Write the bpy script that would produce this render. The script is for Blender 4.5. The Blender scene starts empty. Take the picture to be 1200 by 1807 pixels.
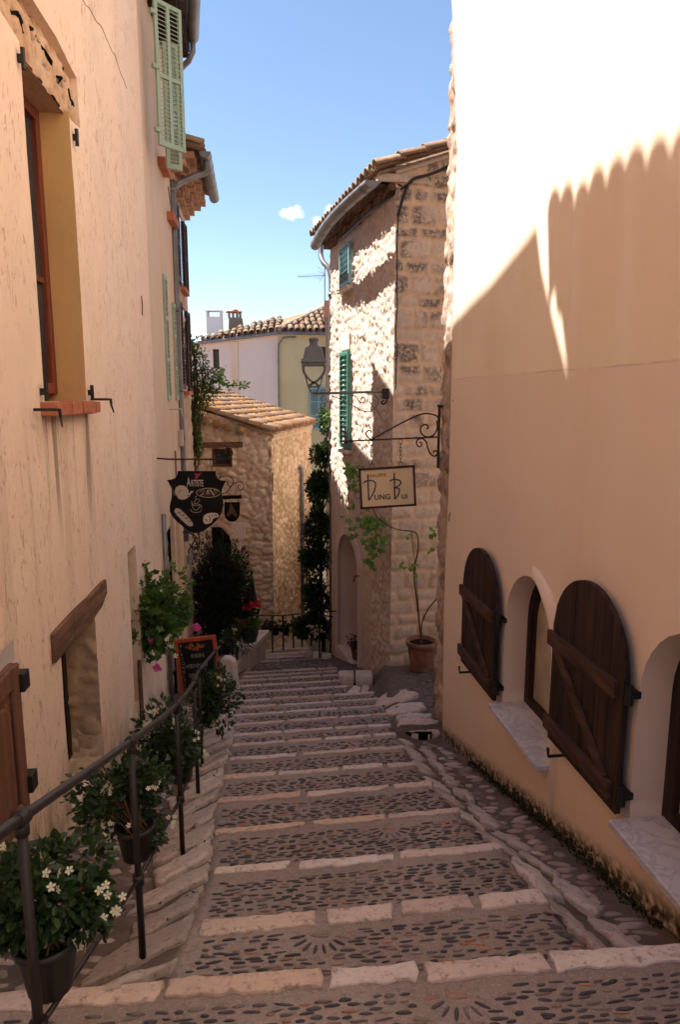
import bpy, bmesh, math, random
import numpy as np
from mathutils import Vector, Matrix
from mathutils.geometry import delaunay_2d_cdt
random.seed(7); RNG = np.random.default_rng(7)
C = bpy.context.scene.collection
PI = math.pi

# ------------------------------------------------------------------ camera (eye is the origin, +Y looks down the street)
F = 1200.0
PITCH = math.atan(203.5 / F); CP, SP = math.cos(PITCH), math.sin(PITCH)
def ray(x, y):                                   # photo pixel -> (X/D, Z/D)
    xc = (x - 600) / F; yc = (903.5 - y) / F; d = CP + yc * SP
    return xc / d, (yc * CP - SP) / d
def at(x, y, D):
    a, b = ray(x, y); return Vector((a * D, D, b * D))
SL = -0.276; EYE = 1.6

# ------------------------------------------------------------------ numpy noise
def _h(ix, iy, iz, seed):
    n = (ix * 374761393 + iy * 668265263 + iz * 2147483647 % 1000003 * 1274126177 + seed * 974711) & 0xffffffff
    n = ((n ^ (n >> 13)) * 1274126177) & 0xffffffff
    n = (n ^ (n >> 16)) & 0xffffffff
    n = (n * 2246822519) & 0xffffffff
    return ((n ^ (n >> 15)) & 0xffff) / 65535.0
def vnoise(p, seed=0):
    p = np.asarray(p, float); i = np.floor(p).astype(np.int64); f = p - i; f = f * f * (3 - 2 * f)
    r = 0
    for dx in (0, 1):
        for dy in (0, 1):
            for dz in (0, 1):
                w = (f[:, 0] if dx else 1 - f[:, 0]) * (f[:, 1] if dy else 1 - f[:, 1]) * (f[:, 2] if dz else 1 - f[:, 2])
                r = r + w * _h(i[:, 0] + dx, i[:, 1] + dy, i[:, 2] + dz, seed)
    return r * 2 - 1
def fbm(s, z, sc, octs=4, seed=0):
    r = 0; a = 1.0; t = 0
    for o in range(octs):
        k = sc * 2 ** o
        r = r + a * vnoise(np.stack([s * k, z * k, np.full_like(s, 3.7 * o)], 1), seed + o); t += a; a *= .5
    return r / t
def voro(s, z, ax, az, seed=0, jit=.8):
    px, py = s / ax, z / az; ix, iy = np.floor(px).astype(np.int64), np.floor(py).astype(np.int64)
    f1 = np.full(len(s), 9.); f2 = np.full(len(s), 9.); r = np.zeros(len(s)); r2 = np.zeros(len(s))
    for dx in (-1, 0, 1):
        for dy in (-1, 0, 1):
            cx, cy = ix + dx, iy + dy
            qx = cx + .5 + jit * (_h(cx, cy, cx * 0 + 1, seed) - .5); qy = cy + .5 + jit * (_h(cx, cy, cx * 0 + 2, seed) - .5)
            d = np.sqrt((px - qx) ** 2 + (py - qy) ** 2)
            m = d < f1
            f2 = np.where(m, f1, np.minimum(f2, d))
            r = np.where(m, _h(cx, cy, cx * 0 + 3, seed), r); r2 = np.where(m, _h(cx, cy, cx * 0 + 4, seed), r2)
            f1 = np.where(m, d, f1)
    return f1, f2, r, r2
def sstep(a, b, x):
    t = np.clip((x - a) / (b - a), 0, 1); return t * t * (3 - 2 * t)

# ------------------------------------------------------------------ objects
def thing(name, label, cat, loc=(0, 0, 0), group=None):
    o = bpy.data.objects.new(name, None); C.objects.link(o); o.location = loc; o.empty_display_size = .2
    o['label'] = label; o['category'] = cat
    if group: o['group'] = group
    return o
def tag(o, label, cat, group=None):
    o['label'] = label; o['category'] = cat
    if group: o['group'] = group
    return o
def link(name, me, mat, root=None, smooth=False, kind=None, bevel=0, label=None):
    o = bpy.data.objects.new(name, me); C.objects.link(o)
    if mat: me.materials.append(mat)
    if smooth: me.polygons.foreach_set('use_smooth', [True] * len(me.polygons))
    if root is not None: o.parent = root
    if kind: o['kind'] = kind
    if label: o['label'] = label
    if bevel:
        b = o.modifiers.new('bevel', 'BEVEL'); b.width = bevel; b.segments = 2; b.limit_method = 'ANGLE'; b.angle_limit = math.radians(40)
    return o
def base(root):
    v = Vector((0, 0, 0)); r = root
    while r is not None: v = v + r.location; r = r.parent
    return v
def npmesh(name, V, Fc, mat, root=None, smooth=False, kind=None, attrs=None, label=None):
    V = np.asarray(V, float)
    if root is not None: V = V - np.array(base(root))
    me = bpy.data.meshes.new(name)
    me.from_pydata(V.tolist(), [], Fc if isinstance(Fc, list) else Fc.tolist()); me.update()
    for k, a in (attrs or {}).items():
        t = me.attributes.new(k, 'FLOAT', 'POINT'); t.data.foreach_set('value', np.asarray(a, np.float32))
    return link(name, me, mat, root, smooth, kind, label=label)

class MB:                                         # collects shapes, links them as ONE mesh
    def __init__(s): s.V = []; s.F = []
    def add(s, V, Fc):
        o = len(s.V); s.V += [tuple(v) for v in V]; s.F += [tuple(i + o for i in f) for f in Fc]; return s
    def hexa(s, p):                               # 8 corners: bottom 4 ccw, top 4
        return s.add(p, [(3, 2, 1, 0), (4, 5, 6, 7), (0, 1, 5, 4), (1, 2, 6, 5), (2, 3, 7, 6), (3, 0, 4, 7)])
    def box(s, o, ux, uy, uz, a, b):              # axes box between local corners a and b
        o, ux, uy, uz = Vector(o), Vector(ux), Vector(uy), Vector(uz)
        P = lambda x, y, z: o + ux * x + uy * y + uz * z
        return s.hexa([P(a[0], a[1], a[2]), P(b[0], a[1], a[2]), P(b[0], b[1], a[2]), P(a[0], b[1], a[2]),
                       P(a[0], a[1], b[2]), P(b[0], a[1], b[2]), P(b[0], b[1], b[2]), P(a[0], b[1], b[2])])
    def tube(s, pts, r, n=8, caps=True):
        pts = [Vector(p) for p in pts]; rr = r if isinstance(r, (list, tuple)) else [r] * len(pts)
        up = None; V = []; Fc = []
        for i, p in enumerate(pts):
            t = (pts[min(i + 1, len(pts) - 1)] - pts[max(i - 1, 0)])
            if t.length < 1e-9: t = Vector((0, 0, 1))
            t.normalize()
            if up is None: up = Vector((0, 0, 1)) if abs(t.z) < .9 else Vector((1, 0, 0))
            a = (up - t * up.dot(t))
            if a.length < 1e-6: a = t.orthogonal()
            a.normalize(); b = t.cross(a); up = a
            for k in range(n):
                th = 2 * PI * k / n; V.append(p + (a * math.cos(th) + b * math.sin(th)) * rr[i])
        for i in range(len(pts) - 1):
            for k in range(n):
                k2 = (k + 1) % n; Fc.append((i * n + k, i * n + k2, (i + 1) * n + k2, (i + 1) * n + k))
        if caps: Fc.append(tuple(range(n - 1, -1, -1))); Fc.append(tuple(range((len(pts) - 1) * n, len(pts) * n)))
        return s.add(V, Fc)
    def prism(s, poly, o, ux, uy, n, d0, d1):     # 2-D outline extruded from d0 to d1 along n
        o, ux, uy, n = Vector(o), Vector(ux), Vector(uy), Vector(n); k = len(poly)
        V = [o + ux * x + uy * y + n * d0 for x, y in poly] + [o + ux * x + uy * y + n * d1 for x, y in poly]
        Fc = [tuple(range(k - 1, -1, -1)), tuple(range(k, 2 * k))] + [(i, (i + 1) % k, k + (i + 1) % k, k + i) for i in range(k)]
        return s.add(V, Fc)
    def lathe(s, prof, c, n=20, wob=0):
        c = Vector(c); V = []; Fc = []
        for j, (r, z) in enumerate(prof):
            for k in range(n):
                th = 2 * PI * k / n; q = r * (1 + wob * math.sin(3 * th + z * 9)); V.append(c + Vector((q * math.cos(th), q * math.sin(th), z)))
        for j in range(len(prof) - 1):
            for k in range(n):
                k2 = (k + 1) % n; Fc.append((j * n + k, j * n + k2, (j + 1) * n + k2, (j + 1) * n + k))
        Fc.append(tuple(range(n - 1, -1, -1))); Fc.append(tuple((len(prof) - 1) * n + k for k in range(n)))
        return s.add(V, Fc)
    def text(s, body, size, o, ux, uy, n, depth=.002, xs=1.0, align='LEFT', space=1.0, bold=0.0):
        cu = bpy.data.curves.new('t', 'FONT'); cu.body = body; cu.size = size; cu.extrude = depth; cu.align_x = align; cu.space_character = space
        cu.resolution_u = 3; cu.offset = bold
        ob = bpy.data.objects.new('t', cu); C.objects.link(ob)
        dg = bpy.context.evaluated_depsgraph_get(); ev = ob.evaluated_get(dg); me = ev.to_mesh()
        o, ux, uy, n = Vector(o), Vector(ux), Vector(uy), Vector(n)
        V = [o + ux * (v.co.x * xs) + uy * v.co.y + n * v.co.z for v in me.vertices]; Fc = [tuple(p.vertices) for p in me.polygons]
        ev.to_mesh_clear(); bpy.data.objects.remove(ob); bpy.data.curves.remove(cu)
        return s.add(V, Fc)
    def blob(s, c, r, seed=0, amp=.25, sub=2, freq=1.5, flat=None):
        bm = bmesh.new(); bmesh.ops.create_icosphere(bm, subdivisions=sub, radius=1)
        P = np.array([v.co[:] for v in bm.verts]); k = vnoise(P * freq + 31.7 * seed, seed)
        P = P * (1 + amp * k)[:, None] * np.array(r)
        if flat is not None: P[:, 2] = np.minimum(P[:, 2], flat)
        Fc = [tuple(v.index for v in f.verts) for f in bm.faces]; bm.free()
        return s.add(P + np.array(c), Fc)
    def build(s, name, mat, root=None, smooth=False, bevel=0, kind=None, label=None):
        V = s.V
        if root is not None:
            b = base(root); V = [(v[0] - b.x, v[1] - b.y, v[2] - b.z) for v in V]
        me = bpy.data.meshes.new(name); me.from_pydata(V, [], s.F); me.update()
        return link(name, me, mat, root, smooth, kind, bevel, label)

def spline(P, k=6):                               # Catmull-Rom through points
    P = [Vector(p) for p in P]; out = []
    for i in range(len(P) - 1):
        a, b, c, d = P[max(i - 1, 0)], P[i], P[i + 1], P[min(i + 2, len(P) - 1)]
        for j in range(k):
            t = j / k
            out.append(.5 * ((2 * b) + (c - a) * t + (2 * a - 5 * b + 4 * c - d) * t * t + (3 * b - a - 3 * c + d) * t ** 3))
    return out + [P[-1]]
def pxpath(pts, D, k=6):
    return spline([at(x, y, D) for x, y in pts], k) if k > 1 else [at(x, y, D) for x, y in pts]

class Fr:                                         # a wall plane standing on a ground line
    def __init__(s, x0, y0, x1, y1, side):
        s.o = Vector((x0, y0, 0)); d = Vector((x1 - x0, y1 - y0, 0)); s.L = d.length; s.u = d.normalized(); s.n = Vector((s.u.y, -s.u.x, 0)) * side
        s.z = Vector((0, 0, 1))
    def pt(s, a, z, n=0): return s.o + s.u * a + s.z * z + s.n * n
    def px(s, x, y, n=0):
        a, b = ray(x, y); d = Vector((a, 1, b)); t = (s.o + s.n * n).dot(s.n) / d.dot(s.n); p = d * t; return (p - s.o).dot(s.u), p.z
    def sD(s, D): return (D - s.o.y) / s.u.y
    def np(s, a, z, n): return np.array(s.o)[None] + np.outer(a, s.u) + np.outer(z, (0, 0, 1)) + np.outer(n, s.n)

def inside(poly, x, y):
    r = np.zeros(len(x), bool); k = len(poly)
    for i in range(k):
        x0, y0 = poly[i]; x1, y1 = poly[(i + 1) % k]
        c = ((y0 > y) != (y1 > y))
        with np.errstate(divide='ignore', invalid='ignore'):
            xi = (x1 - x0) * (y - y0) / ((y1 - y0) if y1 != y0 else 1e-12) + x0
        r ^= c & (x < xi)
    return r
def resample(poly, res):
    out = []
    for i in range(len(poly)):
        a, b = poly[i], poly[(i + 1) % len(poly)]; k = max(1, int(math.hypot(b[0] - a[0], b[1] - a[1]) / res + .5))
        out += [(a[0] + (b[0] - a[0]) * j / k, a[1] + (b[1] - a[1]) * j / k) for j in range(k)]
    return out
def segdist(poly, x, y):
    d = np.full(len(x), 1e9)
    for i in range(len(poly)):
        x0, y0 = poly[i]; x1, y1 = poly[(i + 1) % len(poly)]; ll = (x1 - x0) ** 2 + (y1 - y0) ** 2 + 1e-12
        t = np.clip(((x - x0) * (x1 - x0) + (y - y0) * (y1 - y0)) / ll, 0, 1)
        d = np.minimum(d, np.hypot(x - x0 - t * (x1 - x0), y - y0 - t * (y1 - y0)))
    return d
def wall(fr, outline, holes, res, disp, name, mat, root, smooth=True, kind=None, label=None, box=None):
    """plane sheet with openings; disp(s,z)->(n, {attr})"""
    ol = resample(outline, res); hs = [resample(h, res) for h in holes]
    xs = [p[0] for p in outline]; zs = [p[1] for p in outline]
    gx, gz = np.meshgrid(np.arange(min(xs) + res / 2, max(xs), res), np.arange(min(zs) + res / 2, max(zs), res))
    gx, gz = gx.ravel(), gz.ravel()
    gx = gx + RNG.uniform(-.2, .2, len(gx)) * res; gz = gz + RNG.uniform(-.2, .2, len(gz)) * res
    ok = inside(outline, gx, gz) & (segdist(ol, gx, gz) > .45 * res)
    for h in hs: ok &= (~inside(h, gx, gz)) & (segdist(h, gx, gz) > .45 * res)
    V = []; E = []
    for loop in [ol] + hs:
        o = len(V); V += loop; E += [(o + i, o + (i + 1) % len(loop)) for i in range(len(loop))]
    V += list(zip(gx[ok], gz[ok]))
    vv, ee, ff = delaunay_2d_cdt([Vector(v) for v in V], E, [], 0, 1e-6)[:3]
    P = np.array([v[:] for v in vv]); T = np.array([f for f in ff if len(f) == 3])
    cx, cz = P[T, 0].mean(1), P[T, 1].mean(1)
    k = inside(ol, cx, cz)
    for h in hs: k &= ~inside(h, cx, cz)
    T = T[k]; n, attrs = disp(P[:, 0], P[:, 1])
    W = fr.np(P[:, 0], P[:, 1], n)
    # orientation towards fr.n
    a, b, c = W[T[0, 0]], W[T[0, 1]], W[T[0, 2]]
    nn = np.zeros(3)
    for t in T[:200]: nn += np.cross(W[t[1]] - W[t[0]], W[t[2]] - W[t[0]])
    if nn.dot(np.array(fr.n)) < 0: T = T[:, ::-1]
    return npmesh(name, W, T, mat, root, smooth, kind, attrs, label)
def reveal(fr, poly, depth, disp, name, mat, root, closed=True, res=.12, label=None, n0=None, smooth=False):
    P = resample(poly, res) if closed else [poly[0]] + [q for i in range(len(poly) - 1) for q in (resample([poly[i], poly[i + 1]], res)[:max(1, int(math.hypot(poly[i + 1][0] - poly[i][0], poly[i + 1][1] - poly[i][1]) / res + .5))][1:] + [poly[i + 1]])]
    a = np.array([p[0] for p in P]); z = np.array([p[1] for p in P]); n = disp(a, z)[0] if n0 is None else np.full(len(a), n0)
    V = np.concatenate([fr.np(a, z, n), fr.np(a, z, (n * 0 - depth) * .5 + n * .5 + RNG.normal(0, .002, len(a))), fr.np(a, z, n * 0 - depth)]); k = len(P); Fc = []
    for i in range(k if closed else k - 1):
        j = (i + 1) % k
        for q in (0, 1): Fc.append((q * k + i, q * k + j, (q + 1) * k + j, (q + 1) * k + i))
    at_ = {kk: np.tile(v, 3) for kk, v in disp(a, z)[1].items()}
    return npmesh(name, V, Fc, mat, root, smooth, None, at_, label)
def flat(s, z): return s * 0, {}

# ------------------------------------------------------------------ foliage
def leaves(n, pos, size, shape='oval', droop=.3, jitter=.35, fold=.25, up=.5, outward=None):
    """n leaf blades at pos (n,3)"""
    if shape == 'oval': T = np.array([(0, 0, 0), (-.28, .38, fold * .28), (-.2, .75, fold * .2 - droop * .1), (0, 1, -droop * .25), (.2, .75, fold * .2 - droop * .1), (.28, .38, fold * .28), (0, .4, 0), (0, .75, -droop * .08)]); Fc = [(0, 6, 1), (1, 6, 7, 2), (2, 7, 3), (0, 5, 6), (6, 5, 4, 7), (7, 4, 3)]
    elif shape == 'thin': T = np.array([(0, 0, 0), (-.1, .5, .03), (0, 1, -droop * .3), (.1, .5, .03)]); Fc = [(0, 3, 2, 1)]
    elif shape == 'small': T = np.array([(0, 0, 0), (-.3, .5, fold * .3), (0, 1, -droop * .2), (.3, .5, fold * .3), (0, .5, 0)]); Fc = [(0, 4, 2, 1), (0, 3, 2, 4)]
    else:                                         # lobed round leaf
        k = 15; A = np.linspace(-2.75, 2.75, k); R = .5 * (1 + .22 * np.cos(A * 5.0)) * (1 - .12 * np.abs(A) / 2.75)
        T = np.array([(0, .42, -.06)] + [(math.sin(a) * r, .42 + math.cos(a) * r, .10 * r * abs(math.sin(a)) - droop * .15 * math.cos(a)) for a, r in zip(A, R)]); Fc = [(0, i + 1, i) for i in range(1, k)]
    m = len(T); pos = np.asarray(pos)
    if outward is None: outward = RNG.normal(0, 1, (n, 3))
    d = outward / (np.linalg.norm(outward, axis=1)[:, None] + 1e-9) + RNG.normal(0, jitter, (n, 3)); d[:, 2] -= droop * .3
    d /= np.linalg.norm(d, axis=1)[:, None]
    w = RNG.normal(0, .5, (n, 3)); w[:, 2] += up; w -= d * (w * d).sum(1)[:, None]; w /= np.linalg.norm(w, axis=1)[:, None] + 1e-9
    x = np.cross(d, w); s = size * RNG.uniform(.6, 1.25, n)
    V = pos[:, None, :] + s[:, None, None] * (T[None, :, 0:1] * x[:, None] + T[None, :, 1:2] * d[:, None] + T[None, :, 2:3] * w[:, None])
    FF = []
    for i in range(n): FF += [tuple(i * m + q for q in f) for f in Fc]
    return V.reshape(-1, 3), FF
def clump(n, c, r, shell=.55, clumps=9, spread=.45, seed=None):
    """points gathered in clumps inside an ellipsoid -> (pos, outward)"""
    rg = np.random.default_rng(seed if seed is not None else RNG.integers(1e6))
    c = np.array(c); r = np.array(r)
    q = rg.normal(0, 1, (clumps, 3)); q /= np.linalg.norm(q, axis=1)[:, None]; q *= (rg.uniform(shell, 1, clumps) ** .7)[:, None] * .75
    i = rg.integers(0, clumps, n); o = rg.normal(0, 1, (n, 3)); o /= np.linalg.norm(o, axis=1)[:, None]
    loc = o * (rg.uniform(.25, 1, n) ** .5)[:, None] * spread * rg.uniform(.7, 1.3, clumps)[i][:, None]
    p = q[i] + loc
    return c + p * r, (loc / spread + q[i] * .8) * r
def addleaves(mbs, V, Fc):
    o = len(mbs.V); mbs.V += V.tolist(); mbs.F += [tuple(k + o for k in f) for f in Fc]

# ------------------------------------------------------------------ roof of half-round tiles
def tiles(mb, o, eu, ev, W, L, pitch=.19, tl=.36, r=.075, jit=.006, seg=6, pans=True, keep=None):
    o, eu, ev = Vector(o), Vector(eu).normalized(), Vector(ev).normalized(); nn = eu.cross(ev).normalized()
    if nn.z < 0: nn = -nn
    cols = int(W / pitch); rows = int(math.ceil(L / tl))
    for i in range(cols + 1):
        for j in range(rows):
            for kind in ((0, 1) if pans else (0,)):
                if kind and i == cols: continue
                if keep and not keep((i + (.5 if kind else 0)) * pitch, (j + .5) * tl): continue
                cu = (i + (.5 if kind else 0)) * pitch + random.gauss(0, jit); v0 = j * tl + random.gauss(0, jit * 1.5) - (0 if kind else .02); v1 = min((j + 1) * tl + .05, L + .02)
                h0 = .026 + random.gauss(0, .003); h1 = .004
                V = []; rr0 = r * random.uniform(.95, 1.06); tw = random.gauss(0, jit * .7)
                for (v, h, rr, dx) in ((v0, h0, rr0, 0), (v1, h1, rr0 * .86, tw)):
                    for th, in ((.013,), (0,)):
                        for k in range(seg + 1):
                            a = PI * k / seg; q = rr + (th if not kind else -th)
                            if kind: V.append(o + eu * (cu + dx - math.cos(a) * q) + ev * v + nn * (h + .055 - math.sin(a) * q * .75))
                            else: V.append(o + eu * (cu + dx - math.cos(a) * q) + ev * v + nn * (h + .03 + math.sin(a) * q))
                m = seg + 1; Fc = []
                for k in range(seg):
                    Fc.append((k, k + 1, 2 * m + k + 1, 2 * m + k)); Fc.append((m + k + 1, m + k, 3 * m + k, 3 * m + k + 1)); Fc.append((k + 1, k, m + k, m + k + 1))
                Fc.append((0, 2 * m, 3 * m, m)); Fc.append((seg, m + seg, 3 * m + seg, 2 * m + seg))
                mb.add(V, Fc)
    return mb
def louvres(mb, o, ux, n, w, h, rows=2, cols=1, bar=.045, th=.035, pitch=.042, tilt=50, mid=None):
    """a louvred shutter leaf; o is its lower corner, ux across, z up, n its face"""
    o, ux, n = Vector(o), Vector(ux), Vector(n); uz = Vector((0, 0, 1)); B = lambda a, b: mb.box(o, ux, n, uz, a, b)
    B((0, -th / 2, 0), (bar, th / 2, h)); B((w - bar, -th / 2, 0), (w, th / 2, h))
    ys = [bar * 1.3] + ([h * m for m in mid] if mid else [h * (i + 1) / rows for i in range(rows - 1)]) + [h - bar]
    B((bar, -th / 2, 0), (w - bar, th / 2, bar * 1.3)); B((bar, -th / 2, h - bar), (w - bar, th / 2, h))
    for y in ys[1:-1]: B((bar, -th / 2 + .001, y - bar / 2), (w - bar, th / 2 - .001, y + bar / 2))
    xs = [bar + (w - 2 * bar) * i / cols for i in range(cols + 1)]
    for x in xs[1:-1]: B((x - bar / 2, -th / 2 + .002, bar * 1.3), (x + bar / 2, th / 2 - .002, h - bar))
    ca, sa = math.cos(math.radians(tilt)), math.sin(math.radians(tilt))
    for c in range(cols):
        x0 = xs[c] + (bar / 2 if c else 0); x1 = xs[c + 1] - (bar / 2 if c < cols - 1 else 0)
        for r_ in range(len(ys) - 1):
            z0 = ys[r_] + (bar / 2 if r_ else 0); z1 = ys[r_ + 1] - (bar / 2 if r_ < len(ys) - 2 else 0)
            k = max(1, int((z1 - z0) / pitch)); 
            for i in range(k):
                zc = z0 + (i + .5) * (z1 - z0) / k; d1 = (n * sa * .5 - uz * ca * .5); d2 = (n * ca + uz * sa); hw = pitch * .95 / 2 * 1.0
                d1 = n * ca - uz * sa; d2 = n * sa + uz * ca; t = .004
                p = o + uz * zc
                q = [p + ux * x + d1 * a + d2 * b for b in (-t, t) for (x, a) in ((x0, -hw), (x1, -hw), (x1, hw), (x0, hw))]
                mb.hexa(q)
    return mb
# ------------------------------------------------------------------ materials
class M:
    def __init__(s, name, rough=.85, spec=.25):
        s.m = bpy.data.materials.new(name); s.m.use_nodes = True; s.t = s.m.node_tree; s.b = s.t.nodes['Principled BSDF']
        s.b.inputs['Roughness'].default_value = rough; s.b.inputs['Specular IOR Level'].default_value = spec
        s.h = None; s.co = s.N('ShaderNodeNewGeometry').outputs['Position']
    def N(s, k, **kw):
        n = s.t.nodes.new(k)
        for a, v in kw.items(): setattr(n, a, v)
        return n
    def L(s, a, b): s.t.links.new(a, b)
    def put(s, sock, v):
        if hasattr(v, 'links'): s.L(v, sock)
        elif isinstance(v, tuple) and len(v) == 3 and sock.type == 'RGBA': sock.default_value = v + (1,)
        else: sock.default_value = v
    def mapped(s, st, rot=(0, 0, 0)):
        if st == (1, 1, 1) and rot == (0, 0, 0): return s.co
        m = s.N('ShaderNodeMapping'); s.L(s.co, m.inputs[0]); m.inputs['Scale'].default_value = st; m.inputs['Rotation'].default_value = rot; return m.outputs[0]
    def rng(s, v, lo, hi, a=0., b=1.):
        m = s.N('ShaderNodeMapRange'); m.interpolation_type = 'SMOOTHSTEP'; s.L(v, m.inputs[0])
        for i, q in zip((1, 2, 3, 4), (lo, hi, a, b)): m.inputs[i].default_value = q
        return m.outputs[0]
    def noise(s, sc, lo=.4, hi=.6, st=(1, 1, 1), det=4, ro=.55, dist=0., a=0., b=1.):
        n = s.N('ShaderNodeTexNoise'); s.L(s.mapped(st), n.inputs['Vector']); n.inputs['Scale'].default_value = sc; n.inputs['Detail'].default_value = det; n.inputs['Roughness'].default_value = ro; n.inputs['Distortion'].default_value = dist
        return s.rng(n.outputs['Fac'], lo, hi, a, b) if lo is not None else n.outputs['Fac']
    def vor(s, sc, st=(1, 1, 1), feat='F1', lo=None, hi=None, rnd=1., out='Distance'):
        n = s.N('ShaderNodeTexVoronoi', feature=feat); s.L(s.mapped(st), n.inputs['Vector']); n.inputs['Scale'].default_value = sc; n.inputs['Randomness'].default_value = rnd
        return s.rng(n.outputs[out], lo, hi) if lo is not None else n.outputs[out]
    def attr(s, nm): return s.N('ShaderNodeAttribute', attribute_name=nm).outputs['Fac']
    def island(s): return s.N('ShaderNodeNewGeometry').outputs['Random Per Island']
    def zmask(s, lo, hi):
        x = s.N('ShaderNodeSeparateXYZ'); s.L(s.co, x.inputs[0]); return s.rng(x.outputs[2], lo, hi)
    def xyz(s, i):
        x = s.N('ShaderNodeSeparateXYZ'); s.L(s.co, x.inputs[0]); return x.outputs[i]
    def math(s, op, a, b=0.):
        n = s.N('ShaderNodeMath', operation=op); s.put(n.inputs[0], a); s.put(n.inputs[1], b); return n.outputs[0]
    def mul(s, a, b): return s.math('MULTIPLY', a, b)
    def mix(s, f, a, b, blend='MIX'):
        n = s.N('ShaderNodeMix', data_type='RGBA', blend_type=blend); s.put(n.inputs[0], f); s.put(n.inputs[6], a); s.put(n.inputs[7], b); return n.outputs[2]
    def ramp(s, f, stops, const=False):
        n = s.N('ShaderNodeValToRGB'); s.L(f, n.inputs[0]); r = n.color_ramp
        if const: r.interpolation = 'CONSTANT'
        while len(r.elements) < len(stops): r.elements.new(.5)
        for e, (p, c) in zip(r.elements, stops): e.position = p; e.color = c + (1,)
        return n.outputs[0]
    def bump(s, h, strength, dist=.01):
        n = s.N('ShaderNodeBump'); n.inputs['Strength'].default_value = strength; n.inputs['Distance'].default_value = dist; s.L(h, n.inputs['Height'])
        if s.h is not None: s.L(s.h, n.inputs['Normal'])
        s.h = n.outputs[0]; return s
    def done(s, col):
        s.put(s.b.inputs['Base Color'], col)
        if s.h is not None: s.L(s.h, s.b.inputs['Normal'])
        return s.m
    def leaf(s, col, trans, k=.35):
        s.put(s.b.inputs['Base Color'], col)
        tr = s.N('ShaderNodeBsdfTranslucent'); s.put(tr.inputs[0], trans); mx = s.N('ShaderNodeMixShader'); mx.inputs[0].default_value = k
        s.L(s.b.outputs[0], mx.inputs[1]); s.L(tr.outputs[0], mx.inputs[2]); s.L(mx.outputs[0], s.t.nodes['Material Output'].inputs[0]); return s.m

def simple(name, col, rough=.6, spec=.3, metal=0., var=.25, sc=6., bump=.15, bsc=60., bd=.003, col2=None):
    m = M(name, rough, spec); m.b.inputs['Metallic'].default_value = metal
    c = m.mix(m.mul(m.noise(sc, .35, .7), var if col2 is None else 1.), col, col2 or tuple(x * .55 for x in col))
    if bump: m.bump(m.noise(bsc, None), bump, bd)
    return m.done(c)

def plaster_rustic():                             # dragged, pitted peach render
    m = M('rustic_peach_plaster', .92, .1)
    c = m.mix(m.noise(.9, .35, .68), (.80, .60, .475), (.76, .575, .465))
    c = m.mix(m.noise(3.2, .42, .75, det=6), c, (.82, .63, .50))
    c = m.mix(m.mul(m.noise(1.6, .5, .72, st=(1, 1, .3)), .4), c, (.70, .52, .39))
    pits = m.noise(24, .575, .645, st=(1, 1, .30), det=4, ro=.65, dist=1.6)
    gate = m.noise(2.6, .36, .56)
    pp = m.mul(pits, gate)
    c = m.mix(m.mul(pp, .55), c, (.40, .225, .14))
    # rain streaks under the upper window sill and along a few drips
    run = m.mul(m.noise(9, .47, .62, st=(1, 1, .05), det=3), m.mul(m.zmask(-.06, -.10), m.zmask(-1.2, -.35)))
    y = m.xyz(1); win = m.mul(m.rng(y, 4.1, 4.2), m.rng(y, 5.2, 5.1))
    c = m.mix(m.mul(m.mul(run, win), .8), c, (.22, .155, .10))
    long_ = m.mul(m.noise(5, .5, .66, st=(1, 1, .03), det=2), m.mul(m.zmask(.1, -.3), m.zmask(-2.2, -.8)))
    c = m.mix(m.mul(long_, .22), c, (.40, .27, .175))
    # damp, mossy foot of the wall (follows the falling street)
    ft = m.math('ADD', m.xyz(2), m.mul(y, .276))
    damp = m.mul(m.rng(ft, -1.05, -1.62), m.noise(4, .3, .62, st=(1, 1, .5), det=5))
    c = m.mix(m.mul(damp, .85), c, (.20, .16, .085))
    c = m.mix(m.mul(m.noise(18, .62, .75), .3), c, (.74, .56, .43))
    m.bump(pp, .55, -.012).bump(m.noise(70, None, det=5), .35, .006).bump(m.noise(14, None, st=(1, 1, .35), det=4, dist=.6), .45, .012)
    return m.done(c)
def plaster_smooth():
    m = M('smooth_peach_plaster', .93, .08)
    c = m.mix(m.noise(.8, .40, .62, det=6), (.80, .68, .53), (.755, .62, .465))
    c = m.mix(m.mul(m.noise(3.5, .48, .75, st=(1, 1, .07), det=5), .55), c, (.83, .73, .62))
    c = m.mix(m.mul(m.noise(7, .5, .8, st=(1, 1, .12), det=5), .38), c, (.64, .51, .40))
    zz = m.math('ADD', m.xyz(2), m.math('MULTIPLY_ADD' if False else 'MULTIPLY', m.noise(1.7, None, det=5), .05)); zz = m.math('SUBTRACT', zz, .025); low = m.rng(zz, .166, .154)
    c = m.mix(m.mul(low, .55), c, (.72, .57, .48))
    seam = m.mul(m.mul(m.rng(zz, .153, .158), m.rng(zz, .170, .164)), m.noise(3, .3, .65))
    c = m.mix(m.mul(seam, .42), c, (.40, .25, .18))
    ft = m.math('ADD', m.xyz(2), m.mul(m.xyz(1), .276))
    c = m.mix(m.mul(m.rng(ft, -1.0, -1.5), .35), c, (.66, .46, .30))
    moss = m.mul(m.rng(ft, -1.50, -1.64), m.noise(22, .25, .60, det=6))
    c = m.mix(moss, c, (.055, .045, .022))
    m.bump(m.noise(110, None, det=4), .22, .004).bump(m.noise(9, None, st=(1, 1, .4)), .3, .008).bump(m.noise(2.0, None), .35, .02)
    return m.done(c)
def plaster_plain(name, c1, c2, sc=1.2, dirt=(.35, .25, .17), dk=.3):
    m = M(name, .92, .1)
    c = m.mix(m.noise(sc, .35, .7), c1, c2); c = m.mix(m.mul(m.noise(4, .5, .75, st=(1, 1, .12)), dk), c, dirt)
    m.bump(m.noise(60, None, det=4), .25, .005).bump(m.noise(8, None), .3, .01)
    return m.done(c)
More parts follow.
